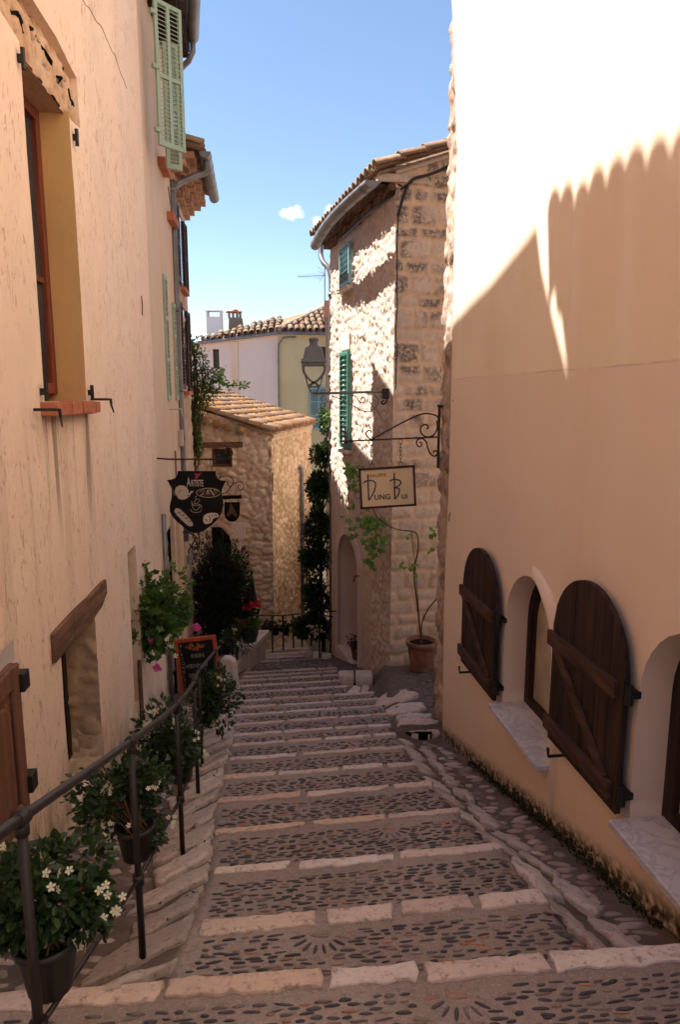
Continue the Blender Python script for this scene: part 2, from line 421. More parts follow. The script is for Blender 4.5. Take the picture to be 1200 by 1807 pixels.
def rubble(name, stones, mortar, dark=None, dk=.5, moss=None):
    m = M(name, .95, .08)
    st = m.ramp(m.attr('rnd'), stones)
    st = m.mix(m.mul(m.noise(22, .4, .7, det=6), .4), st, tuple(x * .62 for x in stones[0][1]))
    st = m.mix(m.mul(m.noise(6, .5, .7), .35), st, tuple(min(1, x * 1.25) for x in stones[-1][1]))
    if dark: st = m.mix(m.mul(m.mul(m.attr('dark'), m.noise(19, .37, .57, det=7, ro=.72)), dk), st, dark)
    mo = m.mix(m.noise(9, .35, .7), mortar, tuple(x * .82 for x in mortar))
    c = m.mix(m.attr('mor'), st, mo)
    if moss: c = m.mix(m.mul(m.noise(1.3, .5, .66), moss[1]), c, moss[0])
    m.bump(m.noise(90, None, det=5), .4, .006).bump(m.noise(30, None, det=5, ro=.65), .5, .012)
    return m.done(c)
def tile_mat(lich=.5):
    m = M('weathered_roof_tile', .9, .1)
    c = m.ramp(m.island(), [(0, (.27, .18, .12)), (.25, (.22, .115, .07)), (.45, (.33, .245, .175)), (.65, (.18, .105, .07)), (.85, (.29, .145, .08)), (1, (.36, .28, .21))])
    c = m.mix(m.mul(m.noise(14, .45, .65, det=6), .65), c, (.20, .15, .11))
    c = m.mix(m.mul(m.noise(3.3, .5, .60, det=7, ro=.65), lich), c, (.46, .22, .04))
    c = m.mix(m.mul(m.noise(25, .55, .7), .4), c, (.55, .5, .42))
    m.bump(m.noise(60, None), .4, .005); return m.done(c)
def paving(name, c1, c2):
    m = M(name, .95, .1)
    c = m.mix(m.noise(1.3, .35, .65), c1, c2); c = m.mix(m.mul(m.noise(35, .45, .7, det=6), .5), c, tuple(x * .5 for x in c1)); c = m.mix(m.mul(m.noise(120, .5, .72), .4), c, tuple(min(1, x * 1.7) for x in c1))
    if name == 'cobble_mortar': c = m.mix(m.mul(m.attr('side'), .85), c, m.mix(m.noise(7, .4, .65, det=5), (.135, .10, .085), (.085, .07, .05)))
    m.bump(m.noise(90, None, det=5), .5, .006).bump(m.noise(25, None), .4, .012); return m.done(c)
def stones_mat(name, stops, rough=.75, pit=.5, spec=.25, dirt=(.12, .09, .07)):
    m = M(name, rough, spec); c = m.ramp(m.island(), stops)
    c = m.mix(m.mul(m.noise(30, .5, .72, det=6, ro=.7), pit), c, dirt); c = m.mix(m.mul(m.noise(6, .45, .7, det=5), .35), c, tuple(x * .7 for x in stops[0][1]))
    m.bump(m.noise(70, None, det=5), .5, .006).bump(m.noise(18, None, det=5, ro=.65), .7, .02); return m.done(c)
def wood(name, c1, c2, axis=2, rough=.75):
    m = M(name, rough, .2); st = [14, 14, 14]; st[axis] = .8
    c = m.mix(m.noise(1.6, .3, .7, st=tuple(st), det=6, dist=.4), c1, c2); c = m.mix(m.mul(m.noise(5, .5, .7), .4), c, tuple(x * .5 for x in c1))
    m.bump(m.noise(3, None, st=tuple(st), det=6), .5, .004); return m.done(c)
def leafmat(name, cols, trans, k=.3, rough=.5):
    m = M(name, rough, .35); c = m.ramp(m.island(), [(i / max(1, len(cols) - 1), q) for i, q in enumerate(cols)])
    return m.leaf(c, trans, k)
def iron(name, c=(.012, .011, .0115), r=.5): return simple(name, c, r, .4, .0, .5, 30, .3, 120, .002, col2=(.017, .0135, .012))
def glassy(name, tint=(.03, .035, .04), rough=.08):
    m = M(name, rough, .6); return m.done(m.mix(m.noise(2, .3, .7), tint, tuple(x * 1.6 for x in tint)))

m_lh = plaster_rustic(); m_rh = plaster_smooth()
m_cream = plaster_plain('cream_plaster', (.66, .49, .37), (.62, .45, .34), dk=.2)
m_ochre = plaster_plain('ochre_paint', (.62, .37, .16), (.55, .33, .15), 2.5, (.40, .28, .18), .4)
m_pink = plaster_plain('pale_pink_plaster', (.66, .55, .51), (.63, .51, .46), .5, (.60, .46, .36), .3)
m_yellow = plaster_plain('yellow_plaster', (.56, .47, .27), (.50, .41, .23), .7, (.40, .32, .2), .35)
m_arch = plaster_plain('grey_beige_plaster', (.68, .54, .46), (.63, .49, .40), 1.5)
m_db = rubble('pale_rubble_stone', [(0, (.60, .485, .41)), (.35, (.66, .53, .44)), (.7, (.54, .42, .34)), (1, (.70, .58, .49))], (.66, .51, .40))
m_quoin = rubble('weathered_block_stone', [(0, (.58, .46, .37)), (.4, (.66, .53, .42)), (.75, (.60, .46, .36)), (1, (.70, .58, .47))], (.72, .53, .37), (.115, .09, .072), .86)
m_corner = rubble('brown_corner_stone', [(0, (.45, .33, .26)), (.4, (.56, .44, .36)), (.8, (.36, .24, .18)), (1, (.62, .50, .42))], (.50, .34, .24), (.10, .08, .07), .5)
m_cot = rubble('golden_rubble_stone', [(0, (.66, .52, .38)), (.3, (.74, .61, .47)), (.5, (.58, .37, .24)), (.7, (.75, .63, .49)), (.85, (.52, .32, .21)), (1, (.70, .55, .41))], (.54, .37, .25), None, 0, ((.22, .19, .09), .2))
m_cotr = rubble('mossy_rubble_stone', [(0, (.56, .43, .29)), (.3, (.66, .53, .38)), (.6, (.42, .28, .17)), (1, (.62, .50, .36))], (.30, .20, .115), None, 0, ((.24, .20, .085), .38))
m_h3 = rubble('patchy_rubble_stone', [(0, (.40, .27, .21)), (.5, (.50, .37, .30)), (1, (.58, .48, .42))], (.46, .31, .24))
m_tile = tile_mat(.75); m_tile2 = tile_mat(.12)
m_brick = stones_mat('red_brick', [(0, (.42, .13, .07)), (.5, (.48, .17, .09)), (1, (.36, .11, .06))], .85, .35)
m_corn = stones_mat('cornice_brick', [(0, (.44, .22, .13)), (.5, (.52, .32, .21)), (1, (.34, .16, .10))], .9, .5)
m_mort = paving('cobble_mortar', (.31, .25, .225), (.245, .195, .175))
m_gut = paving('gutter_mortar', (.2, .15, .13), (.085, .07, .055))
m_peb = stones_mat('dark_pebble', [(0, (.050, .046, .054)), (.4, (.080, .072, .080)), (.7, (.125, .105, .105)), (.88, (.25, .185, .16)), (.955, (.42, .19, .10)), (1, (.28, .23, .21))], .6, .2, .35)
m_nose = stones_mat('pink_limestone', [(0, (.54, .42, .375)), (.3, (.61, .50, .455)), (.5, (.56, .40, .305)), (.7, (.65, .565, .53)), (.85, (.50, .385, .34)), (1, (.58, .375, .24))], .75, .75)
m_kerb = stones_mat('grey_kerb_stone', [(0, (.42, .345, .315)), (.3, (.52, .43, .395)), (.55, (.32, .26, .235)), (.75, (.57, .485, .45)), (.9, (.38, .30, .26)), (1, (.47, .39, .355))], .85, .75)
m_flat = stones_mat('flat_gutter_stone', [(0, (.28, .21, .185)), (.35, (.44, .35, .31)), (.55, (.20, .15, .135)), (.8, (.54, .44, .39)), (1, (.34, .26, .23))], .7, .4)
m_iron = iron('black_iron'); m_rail = simple('worn_iron_rail', (.017, .016, .018), .38, .5, .0, .6, 12, .2, 90, .002, col2=(.014, .012, .012))
m_zinc = simple('zinc_sheet', (.20, .20, .21), .45, .5, .35, .5, 4, .1, 30, .003, col2=(.13, .12, .115))
m_lamp = simple('grey_lamp_paint', (.15, .157, .17), .5, .4, 0, .3, 8, .1)
m_sage = simple('sage_green_paint', (.31, .405, .325), .6, .3, 0, .25, 3, .12, col2=(.27, .355, .285))
m_green = simple('dark_green_paint', (.055, .20, .155), .55, .3, 0, .3, 4, .1)
m_blue = simple('pale_blue_paint', (.22, .38, .42), .6, .3, 0, .25, 3, .1, col2=(.17, .31, .36))
m_brownsh = wood('brown_shutter_wood', (.075, .043, .035), (.045, .027, .024))
m_darkwood = wood('dark_stained_wood', (.055, .029, .022), (.016, .010, .009))
m_battwood = wood('worn_batten_wood', (.095, .05, .034), (.04, .023, .018), 1)
m_beam = wood('weathered_beam_wood', (.20, .105, .066), (.085, .046, .032), 1, .9)
m_redwood = wood('red_brown_frame_wood', (.21, .055, .03), (.13, .032, .02), 2, .55)
m_panelwood = wood('walnut_panel_wood', (.19, .092, .06), (.13, .06, .038), 2, .6)
m_glass = glassy('dark_window_glass'); m_pale = glassy('pale_blind_glass', (.36, .30, .23), .22)
m_black = simple('black_gap_shade', (.006, .006, .006), .9, .1, 0, .2, 3, 0)  # near-black for the shade inside openings, also the lintel cracks
m_marble = (lambda m: m.done(m.mix(m.mul(m.mul(m.noise(7, .44, .50, det=7, ro=.6, dist=.8), m.noise(7, .57, .505, det=7, ro=.6, dist=.8)), .5), m.mix(m.noise(3, .4, .7), (.60, .56, .55), (.50, .47, .48)), (.28, .27, .30))))(M('veined_marble', .4, .4))
m_terra = (lambda m: (m.bump(m.noise(40, None), .3, .004), m.done(m.mix(m.noise(5, .45, .65, det=6), m.mix(m.noise(9, .4, .7), (.25, .105, .062), (.33, .165, .11)), (.13, .085, .07))))[1])(M('weathered_terracotta', .85, .15))
m_soil = simple('dark_soil', (.025, .018, .013), .95, .05, 0, .5, 20, .6, 50, .01)
m_pot = simple('charcoal_plastic', (.022, .023, .025), .5, .35, 0, .3)
m_potg = simple('dark_green_glaze', (.03, .055, .045), .35, .5, 0, .3)
m_white = simple('white_stone', (.52, .45, .42), .85, .15, 0, .35, 5, .3)
m_chim = simple('white_chimney_paint', (.72, .68, .66), .85, .15, 0, .1)
m_chimb = simple('grey_brown_chimney', (.24, .18, .14), .95, .1, 0, .4, 10, .4, 40, .01)
m_signblack = simple('black_sign_board', (.006, .0055, .006), .7, .18, 0, .3, 5, .05)
m_cr = simple('cream_sign_paint', (.60, .50, .40), .7, .2, 0, .12, 8, 0)
m_crs = simple('dim_cream_paint', (.44, .37, .30), .7, .2, 0, .12, 8, 0)
m_gal = simple('cream_sign_board', (.66, .53, .33), .6, .3, 0, .12, 4, 0)
m_navy = simple('navy_lettering', (.03, .033, .075), .6, .3, 0, .1, 5, 0)
m_red = simple('red_lettering', (.33, .06, .045), .6, .3, 0, .1, 5, 0)
m_crim = simple('crimson_mark', (.35, .02, .055), .6, .3, 0, .2, 20, 0)
m_orange = simple('orange_frame_paint', (.52, .10, .035), .55, .3, 0, .25, 6, .1)
m_board = simple('chalk_board_black', (.016, .015, .016), .75, .2, 0, .6, 9, 0)
m_chalk = simple('chalk', (.38, .36, .36), .95, .05, 0, .5, 60, 0)
m_food = simple('golden_pastry', (.42, .13, .05), .7, .2, 0, .8, 60, 0, col2=(.12, .03, .015))
m_gold = simple('dull_gold_figure', (.13, .075, .03), .6, .3, 0, .6, 40, 0)
m_brownfr = simple('brown_sign_frame', (.045, .018, .014), .6, .3, 0, .3)
m_hang = leafmat('geranium_leaf', [(.052, .105, .02), (.075, .145, .027), (.04, .082, .016), (.095, .17, .036)], (.13, .24, .035), .28)
m_jas = leafmat('dark_glossy_leaf', [(.014, .032, .010), (.020, .044, .013), (.012, .026, .009), (.034, .070, .018)], (.05, .11, .02), .2, .45)
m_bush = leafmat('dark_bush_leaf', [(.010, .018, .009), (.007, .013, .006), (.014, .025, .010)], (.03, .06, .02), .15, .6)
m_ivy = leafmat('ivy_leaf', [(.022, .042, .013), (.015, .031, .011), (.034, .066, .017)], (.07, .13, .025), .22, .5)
m_vine = leafmat('grape_leaf', [(.09, .20, .04), (.12, .25, .05), (.07, .16, .035)], (.28, .48, .07), .4)
m_creep = leafmat('creeper_leaf', [(.035, .055, .02), (.055, .075, .03), (.04, .05, .025), (.07, .11, .03)], (.16, .27, .04), .3)
m_light = leafmat('light_green_leaf', [(.12, .20, .045), (.16, .25, .06)], (.2, .35, .06), .25)
m_twig = simple('brown_stem', (.10, .055, .035), .9, .1, 0, .4, 20, .3)
m_fwhite = leafmat('white_petal', [(.70, .66, .48), (.74, .71, .58), (.66, .61, .38)], (.6, .6, .45), .25)
m_fpink = leafmat('pink_petal', [(.75, .06, .32), (.70, .10, .38)], (.7, .1, .35), .3)
m_fred = leafmat('red_petal', [(.60, .012, .03), (.68, .02, .035)], (.6, .02, .03), .25)
m_moss = leafmat('dark_moss', [(.028, .030, .012), (.045, .045, .018), (.03, .024, .013)], (.06, .08, .02), .2, .9)
# ------------------------------------------------------------------ camera, sun, sky
sc = bpy.context.scene
cam = bpy.data.cameras.new('camera'); co = bpy.data.objects.new('camera', cam); C.objects.link(co)
cam.sensor_width = 36; cam.sensor_fit = 'AUTO'; cam.lens = 36 * F / 1807; cam.clip_end = 2000; cam.clip_start = .05
co.rotation_euler = (PI / 2 - PITCH, 0, 0); sc.camera = co
SUN_EL, SUN_AZ = 61.0, 172.0                       # azimuth counted from +X
SV = Vector((math.cos(math.radians(SUN_EL)) * math.cos(math.radians(SUN_AZ)), math.cos(math.radians(SUN_EL)) * math.sin(math.radians(SUN_AZ)), math.sin(math.radians(SUN_EL))))
sl = bpy.data.lights.new('sun', 'SUN'); so = bpy.data.objects.new('sun', sl); C.objects.link(so)
sl.energy = 3.9; sl.angle = math.radians(.55); sl.color = (1, .96, .89); so.rotation_euler = SV.to_track_quat('Z', 'Y').to_euler(); so.location = (-8, 3, 16)
w = bpy.data.worlds.new('World'); sc.world = w; w.use_nodes = True; nt = w.node_tree; bg = nt.nodes['Background']
sky = nt.nodes.new('ShaderNodeTexSky'); sky.sky_type = 'NISHITA'; sky.sun_disc = False; sky.sun_elevation = math.radians(SUN_EL); sky.sun_rotation = math.radians(90 - SUN_AZ)
sky.altitude = 200; sky.air_density = 1.0; sky.dust_density = .15; sky.ozone_density = 1.0
tcw = nt.nodes.new('ShaderNodeTexCoord')
def cloud(dx, dy, rx, ry, seed):                   # a small cumulus in one direction of the sky
    d = Vector((*[ray(dx, dy)[0]], 1, ray(dx, dy)[1])).normalized()
    a = nt.nodes.new('ShaderNodeVectorMath'); a.operation = 'SUBTRACT'; nt.links.new(tcw.outputs['Generated'], a.inputs[0]); a.inputs[1].default_value = d
    m = nt.nodes.new('ShaderNodeMapping'); m.inputs['Scale'].default_value = (1 / rx, 1 / rx, 1 / ry); nt.links.new(a.outputs[0], m.inputs[0])
    ln = nt.nodes.new('ShaderNodeVectorMath'); ln.operation = 'LENGTH'; nt.links.new(m.outputs[0], ln.inputs[0])
    n = nt.nodes.new('ShaderNodeTexNoise'); n.inputs['Scale'].default_value = 75; n.inputs['Detail'].default_value = 6; n.inputs['Roughness'].default_value = .6; nt.links.new(tcw.outputs['Generated'], n.inputs['Vector'])
    s = nt.nodes.new('ShaderNodeMath'); s.operation = 'MULTIPLY_ADD'; nt.links.new(n.outputs['Fac'], s.inputs[0]); s.inputs[1].default_value = -2.6
    nt.links.new(ln.outputs['Value'], s.inputs[2])
    r = nt.nodes.new('ShaderNodeMapRange'); r.interpolation_type = 'SMOOTHSTEP'; nt.links.new(s.outputs[0], r.inputs[0])
    for i, v in zip((1, 2, 3, 4), (-.05, -1.25, 0, .9)): r.inputs[i].default_value = v
    return r.outputs[0]
col = sky.outputs[0]
for c_ in ((516, 376, .014, .008, 1), (566, 391, .012, .006, 2), (584, 372, .010, .006, 3)):
    mx = nt.nodes.new('ShaderNodeMix'); mx.data_type = 'RGBA'; nt.links.new(cloud(*c_), mx.inputs[0]); nt.links.new(col, mx.inputs[6]); mx.inputs[7].default_value = (10.5, 10.3, 10.0, 1); col = mx.outputs[2]
nt.links.new(col, bg.inputs[0]); bg.inputs[1].default_value = .059
sc.view_settings.view_transform = 'Standard'; sc.view_settings.look = 'None'; sc.view_settings.exposure = 1.95; sc.view_settings.gamma = 1
sc.cycles.max_bounces = 8; sc.cycles.diffuse_bounces = 6

# ------------------------------------------------------------------ the street
NOSE = [-9, -.6, -.1, .4, .9, 1.33, 1.82, 2.33, 2.81, 3.37, 3.96, 4.55, 5.13, 5.68, 6.19, 6.61, 7.15, 7.66, 8.14, 8.64, 9.3, 9.9, 10.5, 10.97, 11.41, 12.95, 13.55, 14.3, 15.1, 16, 17, 18]
XL = ([-9, -3, 0, 2.34, 2.67, 3.3, 4.4, 6.3, 10, 12, 14, 20], [-.5, -.6, -.62, -.67, -.66, -.69, -.87, -1.06, -1.6, -1.72, -1.78, -2.0])
XR = ([-9, -3, 0, 2.45, 2.88, 3.5, 4.1, 5, 6.56, 7.2, 8.7, 9.2, 9.9, 10.5, 11.5, 14, 20], [1.4, 1.2, 1.15, 1.03, .97, .91, .75, .63, .53, .55, .46, .14, .0, -.02, -.06, -.6, -1.2])
def KS(s): return np.interp(s, [1.3, 2.33, 2.85, 4.0], [.075, .088, .125, .145])
def xl(y): return np.interp(y, *XL)
def xr(y): return np.interp(y, *XR)
def zline(y): return -EYE + SL * y
def ground(x, y):
    x = np.asarray(x, float); y = np.asarray(y, float); s = y - KS(y - .12 * x) * x; N = np.array(NOSE)
    k = np.clip(np.searchsorted(N, s, side='left') - 1, 0, len(N) - 2); a, b = N[k], N[k + 1]
    drop = np.minimum(.075, .15 * (b - a)); t = np.clip((s - a) / (b - a), 0, 1)
    zs = (zline(a) + .035 - drop) * (1 - t) + (zline(b) + .035) * t
    zs = np.where(t < .02, zs, zs) - .004
    l, r = xl(y), xr(y); z0 = zline(y)
    dl = l - x; dr = x - r
    left = z0 - .02 - .10 * sstep(0, .35, dl) - .05 * sstep(.3, .8, dl) + .16 * sstep(6.6, 7.8, y) * sstep(.1, .5, dl)
    right = z0 - .01 - .10 * sstep(0, .32, dr) + .05 * sstep(.45, .8, dr)
    plat = sstep(6.62, 6.66, y) * sstep(.0, .12, dr); al = sstep(.45, .7, x) * (1 - sstep(9.9, 10.0, y)); rise = z0 + .02 + al * (.01 + np.clip(y - 7.2, 0, 2.4) * .10 + .10 * sstep(.9, 1.7, x))
    right = right * (1 - plat) + rise * plat
    ditch = sstep(9.32, 9.36, y) * (1 - sstep(9.9, 9.94, y)) * sstep(.0, .03, x) * (1 - sstep(.5, .54, x))
    z = np.where(dl > 0, left, np.where(dr > 0, right, zs)) - .22 * ditch
    first = (s < NOSE[7] + .01) & (s > -3)            # the nearest steps run right across
    z = np.where(first & ((dl > 0) | (dr > 0)), np.minimum(zs, zs), z)
    ins = ((dl <= 0) & (dr <= 0)) | first; k_ = np.where(ins, .45, 1.)
    return z + k_ * (.006 * vnoise(np.stack([x * 3, y * 3, x * 0], 1), 5) + .004 * vnoise(np.stack([x * 9, y * 9, x * 0], 1), 6))
def gz(x, y): return float(ground(np.array([x]), np.array([y]))[0])
S_ = sorted(set([round(v, 4) for v in np.concatenate([np.arange(-9, -1, .3), np.arange(-1, 17.5, .07)])] + [n + e for n in NOSE for e in (0, .012)])); X_ = np.arange(-3.4, 3.2, .045)
gs, gx = np.meshgrid(S_, X_, indexing='ij'); gxx = gx.ravel(); gyy = gs.ravel() + KS(gs.ravel()) * gxx
GV = np.stack([gxx, gyy, ground(gxx, gyy)], 1); nx = len(X_)
ii, jj = np.meshgrid(np.arange(len(S_) - 1), np.arange(nx - 1), indexing='ij'); q = (ii * nx + jj).ravel()
street = npmesh('cobbled_street', GV, np.stack([q, q + 1, q + nx + 1, q + nx], 1), m_mort, None, True, 'structure', {'side': np.clip(np.maximum(sstep(-.01, .02, xl(gyy) - gxx), sstep(-.01, .02, gxx - xr(gyy))) * (gyy > 2.3 + .1 * gxx), 0, 1)})
npmesh('ground', [(-400, -60, -9.2), (400, -60, -9.2), (400, 900, -12), (-400, 900, -12)], [(0, 1, 2, 3)], m_mort, None, False, 'structure')

def pebbles(P, ang, ln, wd, ht, name, mat, root, tone=None, n=8):
    P = np.asarray(P); k = len(P); z = ground(P[:, 0], P[:, 1])
    e = .05; gxs = (ground(P[:, 0] + e, P[:, 1]) - ground(P[:, 0] - e, P[:, 1])) / (2 * e); gys = np.full(k, SL * .75)
    A = np.linspace(0, 2 * PI, n, endpoint=False); V = []
    for lev, (sc_, h) in enumerate(((1, -.15), (.86, .7), (0.35, 1.0))):
        wob = 1 + RNG.uniform(-.16, .16, (k, n)) * (1 if lev < 2 else .3)
        lx = np.cos(A)[None] * ln[:, None] * sc_ * wob; ly = np.sin(A)[None] * wd[:, None] * sc_ * wob
        x = lx * np.cos(ang)[:, None] - ly * np.sin(ang)[:, None]; y = lx * np.sin(ang)[:, None] + ly * np.cos(ang)[:, None]
        V.append(np.stack([P[:, 0:1] + x, P[:, 1:2] + y, z[:, None] + h * ht[:, None] + x * np.clip(gxs, -.4, .4)[:, None] + y * gys[:, None]], 2))
    V = np.concatenate(V, 1); m = 3 * n; FF = []
    tmpl = [(i, (i + 1) % n, n + (i + 1) % n, n + i) for i in range(n)] + [(n + i, n + (i + 1) % n, 2 * n + (i + 1) % n, 2 * n + i) for i in range(n)] + [tuple(range(2 * n, 3 * n))]
    for i in range(k): FF += [tuple(i * m + v for v in f) for f in tmpl]
    return npmesh(name, V.reshape(-1, 3), FF, mat, root, True)
# pebbles set in rows along each tread
PP = []; AA = []; LL = []; WW = []
for k in range(4, len(NOSE) - 1):
    a, b = NOSE[k], NOSE[k + 1] - .14
    if a > 13.5: continue
    step = .0265 if a < 4 else .032
    for s in np.arange(a + .03, b - .005, step):
        x0, x1 = xl(s) + .03, xr(s) - .03
        if NOSE[k + 1] <= 2.34: x0, x1 = -1.3, 1.6
        x = x0 + random.random() * .08
        while x < x1:
            l = random.uniform(.016, .040); 
            if random.random() < .88: PP.append((x + l, s + KS(s) * (x + l) + random.gauss(0, .005))); AA.append(KS(s) + random.gauss(0, .10)); LL.append(l); WW.append(random.uniform(.0042, .0092))
            x += 2 * l + random.uniform(.005, .024)
    # a pebble fan in the middle of the tread
    cx = (xl(a) + xr(a)) / 2 + random.uniform(-.35, .35); cs = b - .03
    if a < 8 and (k in (6, 9) or random.random() < .3):
        keep = [i for i, p in enumerate(PP) if not ((p[0] - cx) ** 2 + (p[1] - KS(cs) * cx - cs) ** 2 < .15 ** 2)]
        PP = [PP[i] for i in keep]; AA = [AA[i] for i in keep]; LL = [LL[i] for i in keep]; WW = [WW[i] for i in keep]
        for th in np.linspace(.25, PI - .25, 8):
            PP.append((cx + .10 * math.cos(th), cs + KS(cs) * cx - .10 * math.sin(th))); AA.append(-th); LL.append(.034); WW.append(.0075)
        PP.append((cx, cs + KS(cs) * cx - .012)); AA.append(0); LL.append(.045); WW.append(.018)
pebbles(PP, np.array(AA), np.array(LL), np.array(WW), RNG.uniform(.005, .010, len(PP)), 'pebbles', m_peb, street)

def slab(mb, out, h=.022, sink=.05, bev=.008, wob=.006, zf=None):   # an irregular flat stone laid on the ground
    P = np.array(resample(out, .045)); c = P.mean(0); P = P + RNG.normal(0, wob, P.shape); z = ground(P[:, 0], P[:, 1]); zt = np.polyfit(P[:, 0], z, 1) if False else None
    A = np.c_[P, np.ones(len(P))]; k, *_ = np.linalg.lstsq(A, z, rcond=None); zz = (A @ k if zf is None else zf(P[:, 0], P[:, 1])) + h; n = len(P)
    d = c - P; dn = d / (np.linalg.norm(d, axis=1)[:, None] + 1e-9)
    I = P + dn * bev; I2 = P + dn * bev * 4; V = [(*p, zv - h - sink) for p, zv in zip(P, zz)] + [(*p, zv - bev * .7) for p, zv in zip(P, zz)] + [(*p, zv + RNG.normal(0, .001)) for p, zv in zip(I, zz)] + [(*p, zv + RNG.normal(.001, .0015)) for p, zv in zip(I2, zz)]
    Fc = [(r * n + i, r * n + (i + 1) % n, (r + 1) * n + (i + 1) % n, (r + 1) * n + i) for r in range(3) for i in range(n)] + [tuple(3 * n + i for i in range(n))]
    mb.add(V, Fc)
nb = MB()
for k, s in enumerate(NOSE):
    if s < 1.2 or s > 15.5: continue
    x0, x1 = float(xl(s)) + .01, float(xr(s)) - .01
    if s < 2.4: x0, x1 = -1.5, 1.62
    if s == 12.95: x1 = -.95
    if s > 13: x1 = -.75
    x = x0 + random.uniform(0, .03)
    wd = random.uniform(.098, .112) if s < 3 else random.uniform(.068, .09)
    while x < x1 - .08:
        l = min(random.uniform(.30, .66), x1 - x); 
        if x1 - (x + l) < .14: l = x1 - x
        a, b = x, x + l; o = random.gauss(0, .004); j = lambda: random.gauss(0, .005)
        slab(nb, [(a + j(), s - wd + o + KS(s) * a + j()), (a + l * .5, s - wd + o + KS(s) * (a + l * .5) + j()), (b + j(), s - wd + o + KS(s) * b + j()), (b + j() * .5, s + o + KS(s) * b - .004), (a + j() * .5, s + o + KS(s) * a - .004)], random.uniform(.006, .013), .07, random.uniform(.005, .009), .005, lambda X, Y, s=s: zline(s) + .031 - .14 * (Y - KS(s) * X - s))
        x += l + random.uniform(.018, .05)
nb.build('edge_stones', m_nose, street, True)
# long kerb stones leaning away on both sides of the treads
kb = MB(); y = 2.36
while y < 8.5:
    l = random.uniform(.16, .34); wdt = random.uniform(.26, .40); a = float(xl(y)) - .012; b = float(xl(y + l)) - .012; sk = .20
    slab(kb, [(a, y + .01), (b, y + l - .02), (b - wdt * .55, y + l - sk * .6 - .02), (b - wdt, y + l - sk - .02 - random.uniform(0, .04)), (a - wdt * random.uniform(.8, 1.05), y - sk + .01), (a - wdt * .4, y - sk * .45)], random.uniform(.016, .045), .09, .010, .012)
    y += l + .042
for row, (off, w0, w1) in enumerate(((.014, .13, .18), (.215, .09, .14))):
    y = 2.50 + .12 * row
    while y < 6.05:
        l = min(random.uniform(.24, .50), 6.42 - y); w_ = random.uniform(w0, w1); a = float(xr(y)) + off; b = float(xr(y + l)) + off; t = random.uniform(.02, .09); q = random.uniform(.2, .5)
        slab(kb, [(a + t * .3, y + .02), (a + w_ * .55, y - t * .8), (a + w_, y + t * .3), (b + w_ * (.9 + q * .2), y + l * .75), (b + w_ * q, y + l - .012), (b, y + l - .05 - t)], random.uniform(.018, .04), .09, .011, .010)
        y += l + random.uniform(.022, .05)
kb.build('kerb_stones', m_kerb, street, True)
# flat stones bedded in the side strips
sp = []
for i in range(4200):
    y = random.uniform(2.2, 8.0); 
    if random.random() < .5: x = random.uniform(-1.9, float(xl(y)) - .42)
    else: x = random.uniform(float(xr(y)) + .30, 1.80 - .1257 * y); 
    if x > 0 and y > 6.45: continue
    l, w_ = random.uniform(.035, .09), random.uniform(.016, .038)
    if all((x - p[0]) ** 2 + ((y - p[1]) * 1.5) ** 2 < 0 or abs(x - p[0]) > l + p[2] or abs(y - p[1]) > w_ + p[3] + .008 for p in sp): sp.append((x, y, l, w_))
sp = np.array(sp)
pebbles(sp[:, :2], RNG.normal(-.15, .35, len(sp)), sp[:, 2], sp[:, 3], RNG.uniform(.006, .016, len(sp)), 'bedded_stones', m_flat, street, n=9)
# stone slabs bridging the culvert at the alley mouth
cb = MB()
for o in ([(.60, 6.60), (1.06, 6.62), (1.08, 6.86), (.86, 6.92), (.62, 6.86)], [(.62, 6.97), (.98, 6.96), (1.02, 7.16), (.80, 7.24), (.64, 7.15)], [(.52, 7.30), (.80, 7.28), (1.0, 7.36), (.98, 7.62), (.70, 7.66), (.54, 7.50)], [(.44, 7.75), (.78, 7.72), (.98, 7.95), (.86, 8.30), (.62, 8.35), (.46, 8.1)]): slab(cb, o, .035, .11, .02, .012)
slab(cb, [(-.03, 9.88), (.2, 9.87), (.22, 10.12), (-.02, 10.12)], .05, .13, .012, .006, lambda X, Y: X * 0 - 4.285)
slab(cb, [(.24, 9.87), (.50, 9.86), (.50, 10.10), (.25, 10.12)], .05, .13, .012, .006, lambda X, Y: X * 0 - 4.28)
slab(cb, [(.10, 8.85), (.24, 8.75), (.30, 9.15), (.20, 9.28)], .03, .1); slab(cb, [(.28, 8.78), (.38, 8.8), (.42, 9.2), (.33, 9.25)], .03, .1)
cb.build('culvert_slabs', m_nose, street, True)
hb = MB(); hb.box((0, 9.90, -4.37), (1, 0, 0), (0, 1, 0), (0, 0, 1), (.02, -.014, -.30), (.48, .02, .0)); hb.build('culvert_shade', m_black, street)  # solid black box stands in for the shade under the slab
hb = MB(); hb.box((.60, 6.615, gz(.75, 6.7) - .15), (1, 0, 0), (0, 1, 0), (0, 0, 1), (.05, -.012, -.03), (.36, .02, .115)); hb.build('culvert_shade', m_black, street)  # another black box painting the shade of the culvert mouth
gb = MB()
for x in (-.22, .52): gb.box((x, 7.68, 0), (.13, -1, 0), (1, .13, 0), (0, 0, 1), (-.01, -.01, gz(x, 7.42) - .03), (.0, .012, gz(x, 7.42) - .02))
for x in (-.24, .53):
    y0, y1 = 7.20 + .13 * x, 7.60 + .13 * x
    gb.tube([(x, yy, gz(x, yy) + .006) for yy in np.linspace(y0, y1, 5)], .009, 4)
gb.build('drain_frame', m_iron, street)
